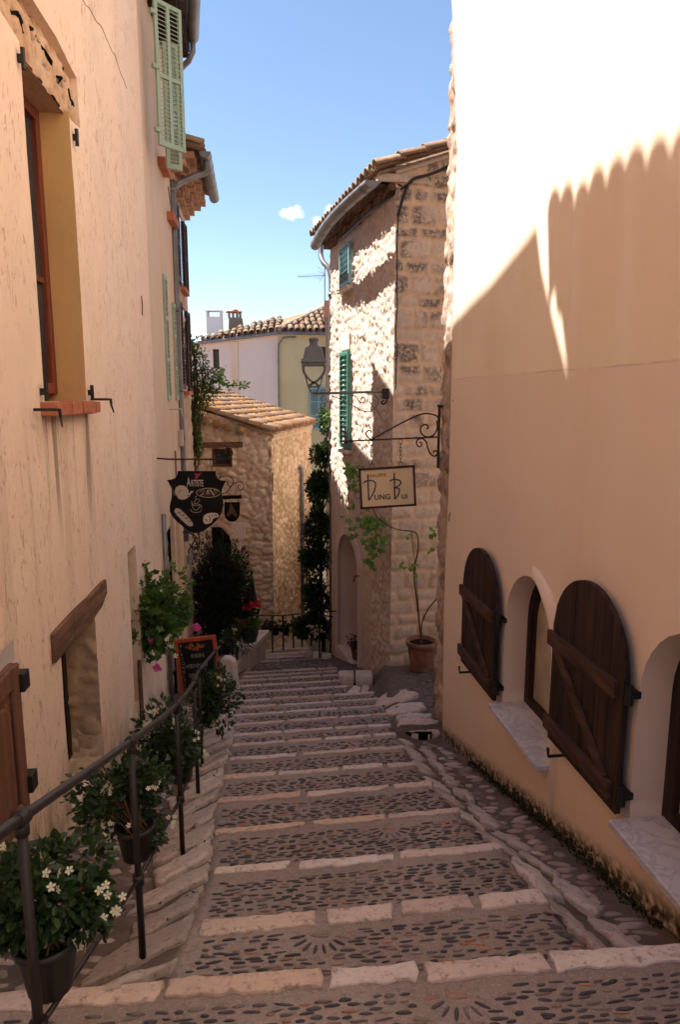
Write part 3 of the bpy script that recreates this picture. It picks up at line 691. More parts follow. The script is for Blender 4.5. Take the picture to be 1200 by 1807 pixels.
# small pebbles in the alley
ap = np.array([(random.uniform(.9, 2.4), random.uniform(7.0, 9.6)) for i in range(700)]); pebbles(ap, RNG.normal(.1, .4, len(ap)), RNG.uniform(.015, .03, len(ap)), RNG.uniform(.008, .016, len(ap)), RNG.uniform(.005, .01, len(ap)), 'alley_pebbles', m_peb, street)
UZ = Vector((0, 0, 1))
def bump_wall(a, seed, sc=.6, fine=.0):
    return lambda s, z: (a * fbm(s, z, sc, 3, seed) + fine * fbm(s, z, 5, 2, seed + 9), {})
def wbox(mb, fr, s0, s1, z0, z1, n0, n1): return mb.box(fr.o, fr.u, fr.n, UZ, (s0, n0, z0), (s1, n1, z1))
def rub(ax, az, amp, seed, small=.004, edge=.22, blk=None):
    def f(s, z):
        ws = s + .05 * fbm(s, z, 3, 2, seed + 1); wz = z + .05 * fbm(s, z, 3, 2, seed + 2)
        f1, f2, r, r2 = voro(ws, wz, ax, az, seed, .9); e = f2 - f1; m = 1 - sstep(.05, edge, e)
        g1, g2, q, q2 = voro(ws, wz, ax * .45, az * .45, seed + 40, .9); 
        h = amp * (.45 + .55 * r2) * sstep(.02, .5, e) * (1 - m * .3) + amp * .45 * q2 * sstep(.05, .4, g2 - g1)
        return h + small * fbm(s, z, 9, 3, seed + 3), {'rnd': r, 'mor': m * .9, 'dark': (r2 > .55) * 1.0}
    return f
def coursed(seed, zlo, zhi, amp=.018, hmin=.16, hmax=.30, wmin=.22, wmax=.5, span=8):
    rg = np.random.default_rng(seed); rows = [zlo]; 
    while rows[-1] < zhi: rows.append(rows[-1] + rg.uniform(hmin, hmax))
    rows = np.array(rows); cuts = []
    for i in range(len(rows)):
        c = [-1.0 + rg.uniform(0, .3)]
        while c[-1] < span: c.append(c[-1] + rg.uniform(wmin, wmax))
        cuts.append(np.array(c))
    def f(s, z):
        ws = s + .035 * fbm(s, z, 5, 3, seed); wz = z + .035 * fbm(s, z, 4, 3, seed + 1)
        ri = np.clip(np.searchsorted(rows, wz) - 1, 0, len(rows) - 2); r = np.zeros(len(s)); e = np.minimum(wz - rows[ri], rows[ri + 1] - wz)
        for i in np.unique(ri):
            k = ri == i; c = cuts[i]; ci = np.clip(np.searchsorted(c, ws[k]) - 1, 0, len(c) - 2)
            e[k] = np.minimum(e[k], np.minimum(ws[k] - c[ci], c[ci + 1] - ws[k])); r[k] = _h(ci, ci * 0 + i, ci * 0, seed)
        m = 1 - sstep(.016, .042, e + .014 * fbm(s, z, 12, 2, seed + 5)); r2 = _h((r * 9999).astype(np.int64), ri, ri * 0 + 7, seed)
        return amp * (.5 + .5 * r2) * sstep(.01, .05, e) + .006 * fbm(s, z, 9, 3, seed + 3), {'rnd': r, 'mor': m, 'dark': (r2 > .33) * sstep(-.2, .25, fbm(s, z, 4, 3, seed + 8) + .12) * (.3 + .7 * sstep(-.9, .6, z + 1.0))}
    return f
def frame_rect(mb, fr, s0, s1, z0, z1, n, wd, th):
    wbox(mb, fr, s0, s0 + wd, z0, z1, n - th, n); wbox(mb, fr, s1 - wd, s1, z0, z1, n - th, n)
    wbox(mb, fr, s0 + wd, s1 - wd, z0, z0 + wd, n - th, n); wbox(mb, fr, s0 + wd, s1 - wd, z1 - wd, z1, n - th, n)
def tube_half(mb, pts, r, seg=8, th=.004, caps=True):  # half-round open gutter
    pts = [Vector(p) for p in pts]; t = (pts[-1] - pts[0]).normalized(); a = t.cross(UZ).normalized(); V = []; m = seg + 1
    for p in pts:
        for q in (r, r - th):
            for k in range(m):
                g = PI * k / seg; V.append(p + a * math.cos(g) * q - UZ * math.sin(g) * q)
    Fc = []
    for i in range(len(pts) - 1):
        b = i * 2 * m; c = b + 2 * m
        for k in range(seg): Fc += [(b + k, b + k + 1, c + k + 1, c + k), (b + m + k + 1, b + m + k, c + m + k, c + m + k + 1)]
        Fc += [(b, c, c + m, b + m), (b + seg, b + m + seg, c + m + seg, c + seg)]
    mb.add(V, Fc)
    if caps:
        for p in (pts[0], pts[-1]): mb.add([p + a * math.cos(PI * k / seg) * r - UZ * math.sin(PI * k / seg) * r for k in range(m)], [tuple(range(m))])
    return mb

# ================================================================== near house on the left
LH = Fr(-.8515, -7, -2.121, 7.85, 1); sD = LH.sD
lh = thing('plaster_house', 'tall peach house with rough pitted plaster along the left side, nearest the camera', 'house', (LH.pt(sD(0), -1.6).x, 0, -1.6))
W1 = [(sD(4.21), -.03), (sD(5.10), -.03), (sD(5.10), 1.90), (sD(5.36), 1.93), (sD(5.345), 2.26), (sD(4.9), 2.325), (sD(4.4), 2.32), (sD(3.9), 2.34), (sD(3.86), 2.0), (sD(4.21), 1.97)]
LW = [(sD(4.17), -2.78), (sD(4.94), -2.78), (sD(4.97), -2.2), (sD(4.95), -1.50), (sD(4.17), -1.50)]
NI = [(sD(6.12), -3.05), (sD(6.48), -3.05), (sD(6.48), -1.42), (sD(6.12), -1.42)]
dl = bump_wall(.018, 11, .5, .003)
top = [(sD(7.85), 6.1), (sD(7.2), 6.34), (sD(6.02), 6.66), (sD(5.24), 6.95), (sD(5.13), 6.68), (sD(4.92), 6.36), (sD(4.65), 5.99), (sD(4.78), 6.34), (sD(4.90), 6.66), (sD(4.92), 6.72)]  # unseen top edge, notched and sloped to shape the sun on the opposite wall
SB = sD(-1.5); out = [(0, -2.6), (sD(0), -3), (LH.L, -4.6)] + top + [(SB, 6.75), (SB, .5), (0, .9)]  # low stretch behind the camera, shaped to let more sun bounce in
wall(LH, out, [W1, LW, NI], .095, dl, 'wall', m_lh, lh)
# thickness behind the wall and the far end wall
b = MB(); k = [p for p in out]
b.prism([(s, z) for s, z in [(LH.L, -4.6), (LH.L, 6.08), (LH.L - .3, 6.15), (LH.L - .3, -4.6)]], LH.pt(0, 0, -.03), LH.u, UZ, LH.n, 0, -.0001) if False else None
V = []; Fc = []
for q, n in (((LH.L, -4.6), 0), ((LH.L, 6.1), 0), ((LH.L, 6.1), -4.5), ((LH.L, -4.6), -4.5)): V.append(LH.pt(q[0], q[1], n))
b.add(V, [(0, 1, 2, 3)])
n0 = len(b.V)
for i in range(len(top) + 1):
    pass
tp = [(LH.L, 6.1)] + top[1:] + [(SB, 6.75)]
for s, z in tp: b.V += [tuple(LH.pt(s, z, .005)), tuple(LH.pt(s + .02, z + .29, -.16))]  # back edge lifted along the sun's direction so light clears the notch
b.F += [(n0 + 2 * i, n0 + 2 * i + 1, n0 + 2 * i + 3, n0 + 2 * i + 2) for i in range(len(tp) - 1)]
b.add([LH.pt(SB, 5.2, -.16), LH.pt(LH.L, 5.2, -.16)] + [LH.pt(s + .02, z + .29, -.16) for s, z in tp], [tuple(range(2 + len(tp)))])
b.add([LH.pt(SB, -3, 0), LH.pt(SB, 6.75, 0), LH.pt(SB, 6.75, -4.5), LH.pt(SB, -3, -4.5)], [(0, 1, 2, 3)])
b.add([LH.pt(SB, 5.2, -.16), LH.pt(LH.L, 5.2, -.16), LH.pt(LH.L, 5.2, -4.5), LH.pt(SB, 5.2, -4.5)], [(0, 1, 2, 3)])
b.add([LH.pt(SB, -4.6, -4.5), LH.pt(LH.L, -4.6, -4.5), LH.pt(LH.L, 5.2, -4.5), LH.pt(SB, 8.2, -4.5)], [(0, 1, 2, 3)])
b.build('end_wall', m_lh, lh)
b = MB(); v_up = (-LH.n * math.cos(math.radians(17)) + UZ * math.sin(math.radians(17)))
tiles(b, LH.pt(sD(-1.4), 6.215 - .075, .40), LH.u, v_up, 30.2 * .185, 1.1, pitch=.185, r=.088, seg=6); tiles(b, LH.pt(sD(-1.4) + 31 * .185, 6.215 - .075, .40), LH.u, v_up, .56, .34, pitch=.185, r=.088, seg=6)
b.build('roof_tile', m_tile, lh, True)
b = MB(); o = LH.pt(0, 6.36 + .02 + .30, -.60); 
P = lambda s, v, d: LH.pt(s, 6.15, .36) + v_up * v + UZ * d
b.hexa([P(SB, 0, -.02), P(sD(4.52), 0, -.02), P(sD(4.52), 4.9, -.02), P(SB, 4.9, -.02), P(SB, 0, .02), P(sD(4.52), 0, .02), P(sD(4.52), 4.9, .02), P(SB, 4.9, .02)])
b.build('roof', m_tile, lh)
b = MB(); b.box(LH.o, LH.u, LH.n, UZ, (SB + .1, -4.4, -6), (LH.L - .1, -.5, 5.15)); b.box(LH.o, LH.u, LH.n, UZ, (0, -.35, -4), (SB - .02, -.03, .45)); b.build('inner_sun_block', m_lh, lh)  # unseen solid block added to stop sun leaks, plus the low wall's thickness
# upper window
reveal(LH, [(sD(5.10), -.03), (sD(5.10), 1.945)], .27, dl, 'reveal', m_ochre, lh, False)
reveal(LH, [(sD(4.21), 1.97), (sD(4.21), -.03)], .27, dl, 'reveal', m_ochre, lh, False)
b = MB(); 
def slab_rough(mb, fr, poly, n0, n1, seed, res=.05, amp=.012):
    pass
lint = [(sD(3.86), 1.95), (sD(5.37), 1.925), (sD(5.36), 2.28), (sD(4.9), 2.345), (sD(4.4), 2.34), (sD(3.88), 2.36)]
def dlint(s, z):
    c = voro(s, z, .09, .30, 77, .95); e = c[1] - c[0]; m = 1 - sstep(.02, .12, e)
    return -.035 + .030 * c[3] * (1 - m) - .02 * m + .01 * fbm(s, z, 8, 3, 5) - .04 * sstep(2.22, 2.29, z + .02 * fbm(s, z, 3, 2, 8)), {'rnd': c[2], 'mor': m * .2, 'dark': m}
m_lint = rubble('crumbled_lintel_stone', [(0, (.55, .35, .22)), (.5, (.60, .42, .30)), (1, (.50, .28, .17))], (.20, .12, .08), (.05, .03, .025), 1.0)
wall(LH, lint, [], .028, dlint, 'lintel', m_lint, lh)
reveal(LH, [(sD(5.36), 1.93), (sD(5.345), 2.26), (sD(4.9), 2.325), (sD(4.4), 2.32), (sD(3.9), 2.34)], .12, dl, 'lintel_recess', m_lh, lh, False)
b = MB(); wbox(b, LH, sD(4.21), sD(5.10), 1.935, 1.96, -.30, -.03); b.build('lintel_underside', m_lint, lh)
b = MB()
for a0, z0, k_ in ((4.05, 2.22, 7), (4.35, 2.17, 6), (4.62, 2.19, 6), (4.85, 2.16, 5), (5.05, 2.20, 4), (5.18, 2.12, 4)):
    P = [(a0, z0)]
    for i in range(k_): P.append((P[-1][0] + random.uniform(.03, .075), P[-1][1] + random.uniform(-.05, .028)))
    w_ = [random.uniform(.006, .016) for _ in P]; w_[-1] = .003; b.tube([LH.pt(sD(q[0]), q[1], float(dlint(np.array([sD(q[0])]), np.array([q[1]]))[0][0]) - .002) for q in P], w_, 5)
b.build('lintel_crack', m_black, lh)
b = MB(); frame_rect(b, LH, sD(4.23), sD(5.09), .02, 1.93, -.19, .075, .06); wbox(b, LH, sD(4.68), sD(4.72), .1, 1.86, -.24, -.20); wbox(b, LH, sD(4.4), sD(5.0), .78, .82, -.238, -.202)
fo = b.build('window', m_redwood, lh, bevel=.006)
b = MB(); wbox(b, LH, sD(4.29), sD(5.03), .09, 1.87, -.235, -.228); b.build('pane', m_glass, fo)
b = MB()
for i in range(9):
    a = sD(4.13) + i * .112; wbox(b, LH, a, a + .106, -.115 + random.gauss(0, .003), -.03 + random.gauss(0, .003), -.24, .10 + random.gauss(0, .006))
b.build('brick_sill', m_brick, lh, bevel=.006)
def pintle(mb, fr, s, z, h=.11):
    mb.tube([fr.pt(s, z - h / 2, .035), fr.pt(s, z + h / 2, .035)], .014, 6); wbox(mb, fr, s - .012, s + .012, z - .02, z + .02, -.02, .04)
def stay(mb, fr, s, z, d=1):
    mb.tube([fr.pt(s, z, -.02), fr.pt(s, z, .13), fr.pt(s + .012 * d, z, .15), fr.pt(s + .01 * d, z - .05, .155), fr.pt(s + .03 * d, z - .10, .165)], [.009, .009, .013, .008, .005], 6)
for s, z in ((4.16, 1.86), (5.16, 1.80), (4.15, .03), (5.16, .03)):
    b = MB(); pintle(b, LH, sD(s), z); b.build('hinge', m_iron, lh)
for s, z, d in ((4.02, -.075, -1), (5.22, -.02, 1)):
    b = MB(); stay(b, LH, sD(s), z, d); b.build('shutter_stay', m_iron, lh)
# lower window with a wooden beam
reveal(LH, LW, .30, dl, 'reveal', m_lh, lh)
dj = rub(.10, .10, .022, 91)
wall(Fr(*(LH.pt(sD(4.955), 0, .012).xy), *(LH.pt(sD(4.955), 0, -.30).xy), -1), [(0, -2.78), (.3, -2.78), (.3, -1.62), (0, -1.62)], [], .03, lambda s, z: (rub(.14, .13, .03, 91)(s, z)[0] * .8, {'rnd': s * 0 + .4, 'mor': s * 0 + 1}), 'rough_jamb', m_corner, lh)
b = MB(); frame_rect(b, LH, sD(4.18), sD(4.95), -2.76, -1.6, -.22, .09, .06); wbox(b, LH, sD(4.5), sD(4.6), -2.7, -1.65, -.27, -.225); wi = b.build('window', m_darkwood, lh, bevel=.006)
b = MB(); wbox(b, LH, sD(4.2), sD(4.94), -2.7, -1.66, -.268, -.26); b.build('pane', m_glass, wi)
b = MB(); P = []
for s, zt, zb in ((4.0, -1.44, -1.635), (4.4, -1.43, -1.63), (4.8, -1.44, -1.64), (5.12, -1.43, -1.62), (5.28, -1.44, -1.56)): P.append((s, zt, zb))
for (s0, t0, b0), (s1, t1, b1) in zip(P, P[1:]): b.hexa([LH.pt(sD(s0), b0, -.20), LH.pt(sD(s1), b1, -.20), LH.pt(sD(s1), b1, .03), LH.pt(sD(s0), b0, .03), LH.pt(sD(s0), t0, -.20), LH.pt(sD(s1), t1, -.20), LH.pt(sD(s1), t1, .03), LH.pt(sD(s0), t0, .03)])
m_beam2 = wood('split_beam_wood', (.21, .115, .075), (.10, .055, .04), 1, .95); b.build('wooden_beam', m_beam2, lh, bevel=.012)
# panelled shutter at the edge of the picture
b = MB(); s0, s1 = sD(2.72), sD(3.325); z0, z1 = -2.19, -1.35
wbox(b, LH, s0, s1, z0, z1, .02, .05)
for a in ((s0, s0 + .09, z0, z1), (s1 - .09, s1, z0, z1), (s0 + .09, s1 - .09, z0, z0 + .1), (s0 + .09, s1 - .09, z1 - .11, z1)): wbox(b, LH, *a, .05, .075)
b.prism([(s0 + .13, z0 + .14), (s1 - .13, z0 + .14), (s1 - .13, z1 - .22), (s1 - .20, z1 - .16), (s0 + .2, z1 - .14), (s0 + .13, z1 - .2)], LH.o, LH.u, UZ, LH.n, .05, .066)
sh = b.build('shutter', m_panelwood, lh, bevel=.008)
for z in (-1.46, -2.03):
    b = MB(); wbox(b, LH, s1 - .02, s1 + .065, z - .05, z + .05, .02, .10); b.build('hinge', m_iron, sh, bevel=.006)
wall(LH, [(sD(2.8), -1.36), (sD(3.30), -1.40), (sD(3.40), -1.36), (sD(3.40), -1.25), (sD(3.25), -1.27), (sD(2.9), -1.19)], [], .04, lambda s, z: (.03 + .012 * fbm(s, z, 5, 3, 3), {}), 'stone_patch', m_white, lh)
# tall slit opening with a dark door
reveal(LH, NI, .32, dl, 'reveal', m_lh, lh)
b = MB(); wbox(b, LH, sD(6.12), sD(6.48), -3.05, -1.42, -.33, -.29); b.build('door', m_darkwood, lh)
b = MB(); b.tube([LH.pt(sD(6.33), -3.2, .02), LH.pt(sD(6.33), -2.55, .02)], .022, 8); b.build('drain_stub', m_beam, lh)
# crack, gash, corner pipe
def ribbon(mb, fr, pts, wd, n=.004):
    for (a, b_), (c, d) in zip(pts, pts[1:]):
        w0, w1 = wd * random.uniform(.5, 1.2), wd * random.uniform(.5, 1.2); n0_, n1_ = (float(dl(np.array([q_[0]]), np.array([q_[1]]))[0][0]) for q_ in ((a, b_), (c, d))); mb.tube([fr.pt(a, b_, n0_ + n - w0 * .6), fr.pt(c, d, n1_ + n - w1 * .6)], [w0, w1], 5)
b = MB(); cp = []
a0 = LH.px(143, 0); a1 = LH.px(222, 157)
for i in range(15):
    t = i / 14; cp.append((a0[0] + (a1[0] - a0[0]) * t + random.gauss(0, .008), a0[1] + (a1[1] - a0[1]) * t + random.gauss(0, .008) + .10 * math.sin(t * PI)))
ribbon(b, LH, cp, .0042, .002)
b.build('crack', m_beam, lh)
b = MB(); g = LH.px(248, 522); g2 = LH.px(249, 556); ribbon(b, LH, [g, ((g[0] + g2[0]) / 2 + .02, (g[1] + g2[1]) / 2), g2], .013, .006); b.build('gash', m_beam, lh)
b = MB(); b.tube([LH.pt(LH.L + .02, -1.36, .045), LH.pt(LH.L + .02, -3.7, .045)], .028, 8); b.build('downpipe', m_zinc, lh, True)

# ================================================================== narrow cream house
CH = Fr(-2.16, 7.87, -2.40, 10.22, 1)
ch = thing('plaster_house', 'narrow cream plaster house with a sage green shutter, squeezed behind the peach house', 'house', (CH.o.x, CH.o.y, -3.9))
dc = bump_wall(.012, 21, .6)
def pxD(fr, x, y): return fr.px(x, y)
c1 = (CH.px(286, 490), CH.px(300, 700)); c2 = (CH.px(303, 540), CH.px(311, 700))
out = [(0, -1.75), (.35, -1.7), (.55, -1.25), (.62, -4.4), (CH.L, -4.4), (CH.L, 4.75), (0, 4.75)]
out = [(.30, -2.35), (.52, -1.95), (.70, -1.72), (1.05, -1.70), (1.08, -4.4), (CH.L, -4.4), (CH.L, 4.75), (0, 4.75), (0, -1.15), (.12, -1.25), (.2, -1.7)]
wall(CH, out, [], .09, dc, 'wall', m_cream, ch)
wall(Fr(*CH.pt(-.02, 0, -.09).xy, *CH.pt(1.7, 0, -.09).xy, 1), [(0, -4.4), (1.7, -4.4), (1.7, -1.0), (0, -1.0)], [], .035, rub(.26, .22, .06, 33), 'rubble_foot', m_corner, ch)
b = MB()
b.add([CH.pt(CH.L, -4.4, 0), CH.pt(CH.L, 4.75, 0), CH.pt(CH.L, 4.75, -5), CH.pt(CH.L, -4.4, -5)], [(0, 1, 2, 3)]); b.add([CH.pt(0, 4.75, -5), CH.pt(0, -4.4, -5), CH.pt(CH.L, -4.4, -5), CH.pt(CH.L, 4.75, -5)], [(0, 1, 2, 3)])
b.build('end_wall', m_cream, ch)
b = MB(); b.box(CH.o, CH.u, CH.n, UZ, (.05, -4.8, -6.5), (CH.L - .05, -.32, 4.6)); b.build('inner_sun_block', m_cream, ch)  # unseen solid block added so no sun leaks through the house
b = MB()
for s in (1.10, 1.62): b.box(CH.o, CH.u, CH.n, UZ, (s, .0, -4.3), (s + .11, .045, -1.55))
b.build('pilaster', m_cream, ch)
b = MB(); vu = (-CH.n * math.cos(math.radians(17)) + UZ * math.sin(math.radians(17))); tiles(b, CH.pt(-.05, 4.80, .42), CH.u, vu, CH.L, 5.2, pitch=.2, r=.085); b.build('roof', m_tile2, ch, True)
b = MB(); wbox(b, CH, 0, CH.L, 4.66, 4.78, -.2, .34)
for i in range(12): wbox(b, CH, i * .2, i * .2 + .08, 4.55, 4.66, -.1, .33)
b.build('eaves', m_darkwood, ch)
b = MB(); tube_half(b, [Vector((-2.02 + .02, 10.15, 4.80)), Vector((-1.76, 9.1, 4.82)), Vector((-1.50, 8.05, 4.85))], .085)
b.tube([(-1.99, 10.1, 4.74), (-1.99, 10.1, 4.60), (-2.06, 10.14, 4.50), (-2.2, 10.2, 4.42), (-2.36, 10.25, 4.36)], .038, 8); b.build('gutter', m_zinc, ch, True)
# big louvred shutter standing open
o = Vector((-2.045, 8.25, 2.80)); e = Vector((-1.81, 8.53, 0)) - Vector((-2.045, 8.25, 0)); wl = e.length; e.normalize()
b = MB(); louvres(b, o, e, Vector((e.y, -e.x, 0)), wl, 1.50, cols=2, bar=.042, mid=[.49], pitch=.042, tilt=30); sh = b.build('shutter', m_sage, ch, bevel=.002)
for z in (2.95, 3.6, 4.15):
    b = MB(); b.box(o, e, Vector((e.y, -e.x, 0)), UZ, (-.05, -.012, z - 2.8 - .02), (.03, .03, z - 2.8 + .02)); b.build('hinge', m_sage, sh)
o = Vector((-2.14, 8.98, 2.78)); e2 = Vector((.20, .14, 0)).normalized(); b = MB(); louvres(b, o, e2, Vector((e2.y, -e2.x, 0)), .20, 1.42, cols=1, bar=.045, mid=[.49], pitch=.045, tilt=-35); b.build('shutter', m_sage, ch, label='shadowed leaf seen from below behind the open shutter')
for q, (s0, z0) in enumerate((CH.px(281, 290), CH.px(297, 385))):
    b = MB(); 
    for i in range(5): wbox(b, CH, s0 - .12 + i * .1, s0 - .025 + i * .1, z0 - .05, z0 + .06, -.05, .09)
    b.build('brick_sill', m_brick, ch, bevel=.005)
for (p, q) in (c1, c2):
    wd = max(.22, abs(q[0] - p[0])); b = MB(); louvres(b, CH.pt(p[0], q[1] - .05, .008), CH.u, CH.n, wd, p[1] - q[1] + .1, cols=1, rows=3, bar=.05, th=.03, pitch=.06, tilt=-35); b.build('shutter', m_sage, ch, label='shutter folded flat against the cream wall')
b = MB(); stay(b, CH, CH.px(300, 728)[0], CH.px(300, 722)[1]); b.build('shutter_stay', m_white, ch)
dp = Vector((-2.395, 10.30, 0)); 
b = MB(); b.tube([dp + UZ * 3.45, dp + UZ * 2.2, dp + UZ * .6, dp + UZ * -1.0, dp + UZ * -2.2], .055, 10)
for z in (2.9, 1.25, .1, -.6): b.tube([dp + UZ * (z - .03), dp + UZ * (z + .03)], .063, 10)
b.build('downpipe', m_zinc, ch, True)
b = MB(); s0, z0 = CH.px(322, 770); wbox(b, CH, CH.L - .14, CH.L - .03, z0 - .12, z0 + .12, 0, .06); b.build('junction_box', m_white, ch, bevel=.01)
b = MB(); b.tube(spline([CH.pt(CH.px(291, 300)[0], 2.8, .03), CH.pt(CH.px(293, 330)[0], 2.55, .05), CH.pt(CH.px(296, 365)[0], 2.4, .03)]), .008, 5); b.build('cable', m_zinc, ch); b = MB(); b.tube([CH.pt(1.75, -.75, .01), CH.pt(1.72, -2.5, .01), CH.pt(1.72, -4.1, .01)], .012, 5); b.build('cable', m_zinc, ch)

# ================================================================== stone house with brown shutters
H3 = Fr(-2.43, 10.22, -2.70, 12.42, 1)
h3 = thing('stone_house', 'stone house with brown louvred shutters and stepped brick cornice, beyond the narrow cream house', 'house', (H3.o.x, H3.o.y, -4.9))
wall(H3, [(0, -5.6), (H3.L, -5.6), (H3.L, 3.3), (0, 3.3)], [], .06, rub(.3, .24, .025, 51), 'wall', m_h3, h3)
E3 = Fr(H3.pt(H3.L, 0).x, H3.pt(H3.L, 0).y, H3.pt(H3.L, 0, -5).x, H3.pt(H3.L, 0, -5).y, -1)
wall(E3, [(0, -5.6), (5, -5.6), (5, 3.3), (0, 3.3)], [], .12, rub(.3, .24, .02, 52), 'end_wall', m_h3, h3)
b = MB()
for r_ in range(4):
    n1 = .10 + r_ * .09; z = 3.02 + r_ * .095; i = 0; s = -.02
    while s < H3.L + n1 * .6: l = random.uniform(.10, .15); wbox(b, H3, s, min(s + l - .01, H3.L + n1 * .7), z + random.gauss(0, .004), z + .085, -.1, n1 + random.gauss(0, .012)); s += l
b.build('cornice', m_corn, h3)
b = MB(); vu = (-H3.n * math.cos(math.radians(17)) + UZ * math.sin(math.radians(17))); tiles(b, H3.pt(-.02, 3.42, .46), H3.u, vu, H3.L + .2, 5, pitch=.2, r=.085); b.build('roof', m_tile2, h3, True)
b = MB(); g0, g1 = H3.pt(.1, 3.44, .52), H3.pt(H3.L + .12, 3.42, .52); tube_half(b, [g0, g0.lerp(g1, .5), g1], .085)
for t in np.linspace(.08, 1, 6): p = g0.lerp(g1, t); tube_half(b, [p - H3.u * .012, p + H3.u * .012], .090, caps=False)
b.tube(spline([g0 + H3.u * .18 - UZ * .06, g0 + H3.u * .18 - UZ * .22, g0 + H3.u * .12 - UZ * .30 - H3.n * .15, H3.pt(.15, 3.0, .12), H3.pt(.06, 2.9, .08)], 4), .045, 8); b.build('gutter', m_zinc, h3, True)
for (s0, s1, z0, z1) in ((.28, .92, 1.75, 2.88), (.28, .92, .12, 1.45)):
    b = MB(); louvres(b, H3.pt(s0, z0, .035), H3.u, H3.n, s1 - s0, z1 - z0, cols=1, rows=2, bar=.06, pitch=.055, tilt=-35); b.build('shutter', m_brownsh, h3)
    b = MB(); ee = (H3.n * .06 + H3.u).normalized(); louvres(b, H3.pt(1.62, z0 - .03, .03), ee, Vector((ee.y, -ee.x, 0)), .38, z1 - z0, cols=1, rows=2, bar=.05, pitch=.055, tilt=-35); b.build('shutter', m_darkwood, h3, label='dark shutter leaf standing half open')
    b = MB(); wbox(b, H3, 1.0, 1.6, z0, z1, .004, .02); wi = b.build('window', m_beam, h3); b = MB(); wbox(b, H3, 1.06, 1.54, z0 + .06, z1 - .06, .02, .024); b.build('pane', m_glass, wi)
    b = MB(); wbox(b, H3, .95, 1.68, z0 - .09, z0 - .03, 0, .10); b.build('brick_sill', m_brick, h3)

b = MB(); b.box((-2.75, 10.3, 0), (1, 0, 0), (0, 1, 0), UZ, (-.6, 0, 3.5), (0, .95, 6.25)); b.box((-2.75, 10.3, 0), (1, 0, 0), (0, 1, 0), UZ, (-.66, -.06, 6.25), (.06, 1.01, 6.33)); b.build('chimney', m_cream, h3)  # unseen stack added only to shade the stone house across the street
# a taller block set back behind, closing the gap beyond the stone house
bk = thing('plaster_house', 'tall plain rear block standing back behind the vine, mostly hidden by the stone house', 'house', (-4.4, 14.2, -6))
b = MB(); b.box((-3.35, 12.5, -6.5), (1, 0, 0), (0, 1, 0), UZ, (-3.5, 0, 0), (0, 3.0, 10.4)); b.build('wall', m_cream, bk)
b = MB(); tiles(b, (-3.25, 12.45, 3.95), (0, 1, 0), (-.956, 0, .292), 3.05, 3.6, pitch=.21, r=.09); b.build('roof', m_tile2, bk, True)

# ================================================================== right-hand house with arched windows
def RX(D): return 1.906 - .1257 * D
RH = Fr(RX(-7), -7, RX(6.66), 6.66, -1); sR = RH.sD
rh = thing('plaster_house', 'smooth peach house with arched windows and dark plank shutters on the right side', 'house', (RX(0), 0, -1.6))
def archpoly(D0, D1, zb, zt, k=16):
    a, c = sR(D0), sR(D1); r = abs(c - a) / 2; m = (a + c) / 2; zs = zt - r
    return [(a, zb), (c, zb)] + [(m + (c - a) / 2 * math.cos(PI * i / k), zs + r * math.sin(PI * i / k)) for i in range(k + 1)]
A1 = archpoly(4.13, 5.0, -2.36, -1.235); A2 = archpoly(2.33, 3.2, -2.15, -1.02)
dr = bump_wall(.02, 61, .45, .002)
wall(RH, [(0, -2.6), (sR(0), -3.0), (RH.L - .05, -3.7), (RH.L, -2), (RH.L, 1.0), (RH.L - .02, 2.2), (RH.L + .3, 3.7), (RH.L + .42, 4.2), (RH.L + .42, 8.9), (0, 8.9)], [A1, A2], .09, dr, 'wall', m_rh, rh)
RC = Fr(*RH.pt(RH.L - .12, 0, -.045).xy, *RH.pt(RH.L + .42, 0, -.045).xy, -1)
wall(RC, [(0, -4.3), (.50, -4.3), (.54, -2), (.52, 2), (.54, 4.6), (0, 4.6)], [], .028, rub(.22, .25, .035, 63, .010), 'exposed_corner', m_corner, rh)
b = MB(); b.add([RC.pt(.50, -4.3, -.02), RC.pt(.53, 8.9, -.02), RC.pt(.53, 8.9, -5) + Vector((0, 1.2, 0)), RC.pt(.50, -4.3, -5) + Vector((0, 1.2, 0))], [(0, 1, 2, 3)])
b.add([RH.pt(0, -3.7, -6), RH.pt(RH.L, -3.7, -6), RH.pt(RH.L, 8.9, -6), RH.pt(0, 8.9, -6)], [(0, 1, 2, 3)]); b.build('end_wall', m_corner, rh)
b = MB(); vu = (-RH.n * math.cos(math.radians(17)) + UZ * math.sin(math.radians(17))); tiles(b, RH.pt(0, 8.9, .35), RH.u, vu, RH.L + .5, 3.0, pitch=.21, r=.09)
P = lambda s, v, d: RH.pt(s, 8.88, .3) + vu * v + UZ * d
b.hexa([P(0, 0, -.06), P(RH.L + .5, 0, -.06), P(RH.L + .5, 6, -.06), P(0, 6, -.06), P(0, 0, -.02), P(RH.L + .5, 0, -.02), P(RH.L + .5, 6, -.02), P(0, 6, -.02)]); b.build('roof', m_tile2, rh)
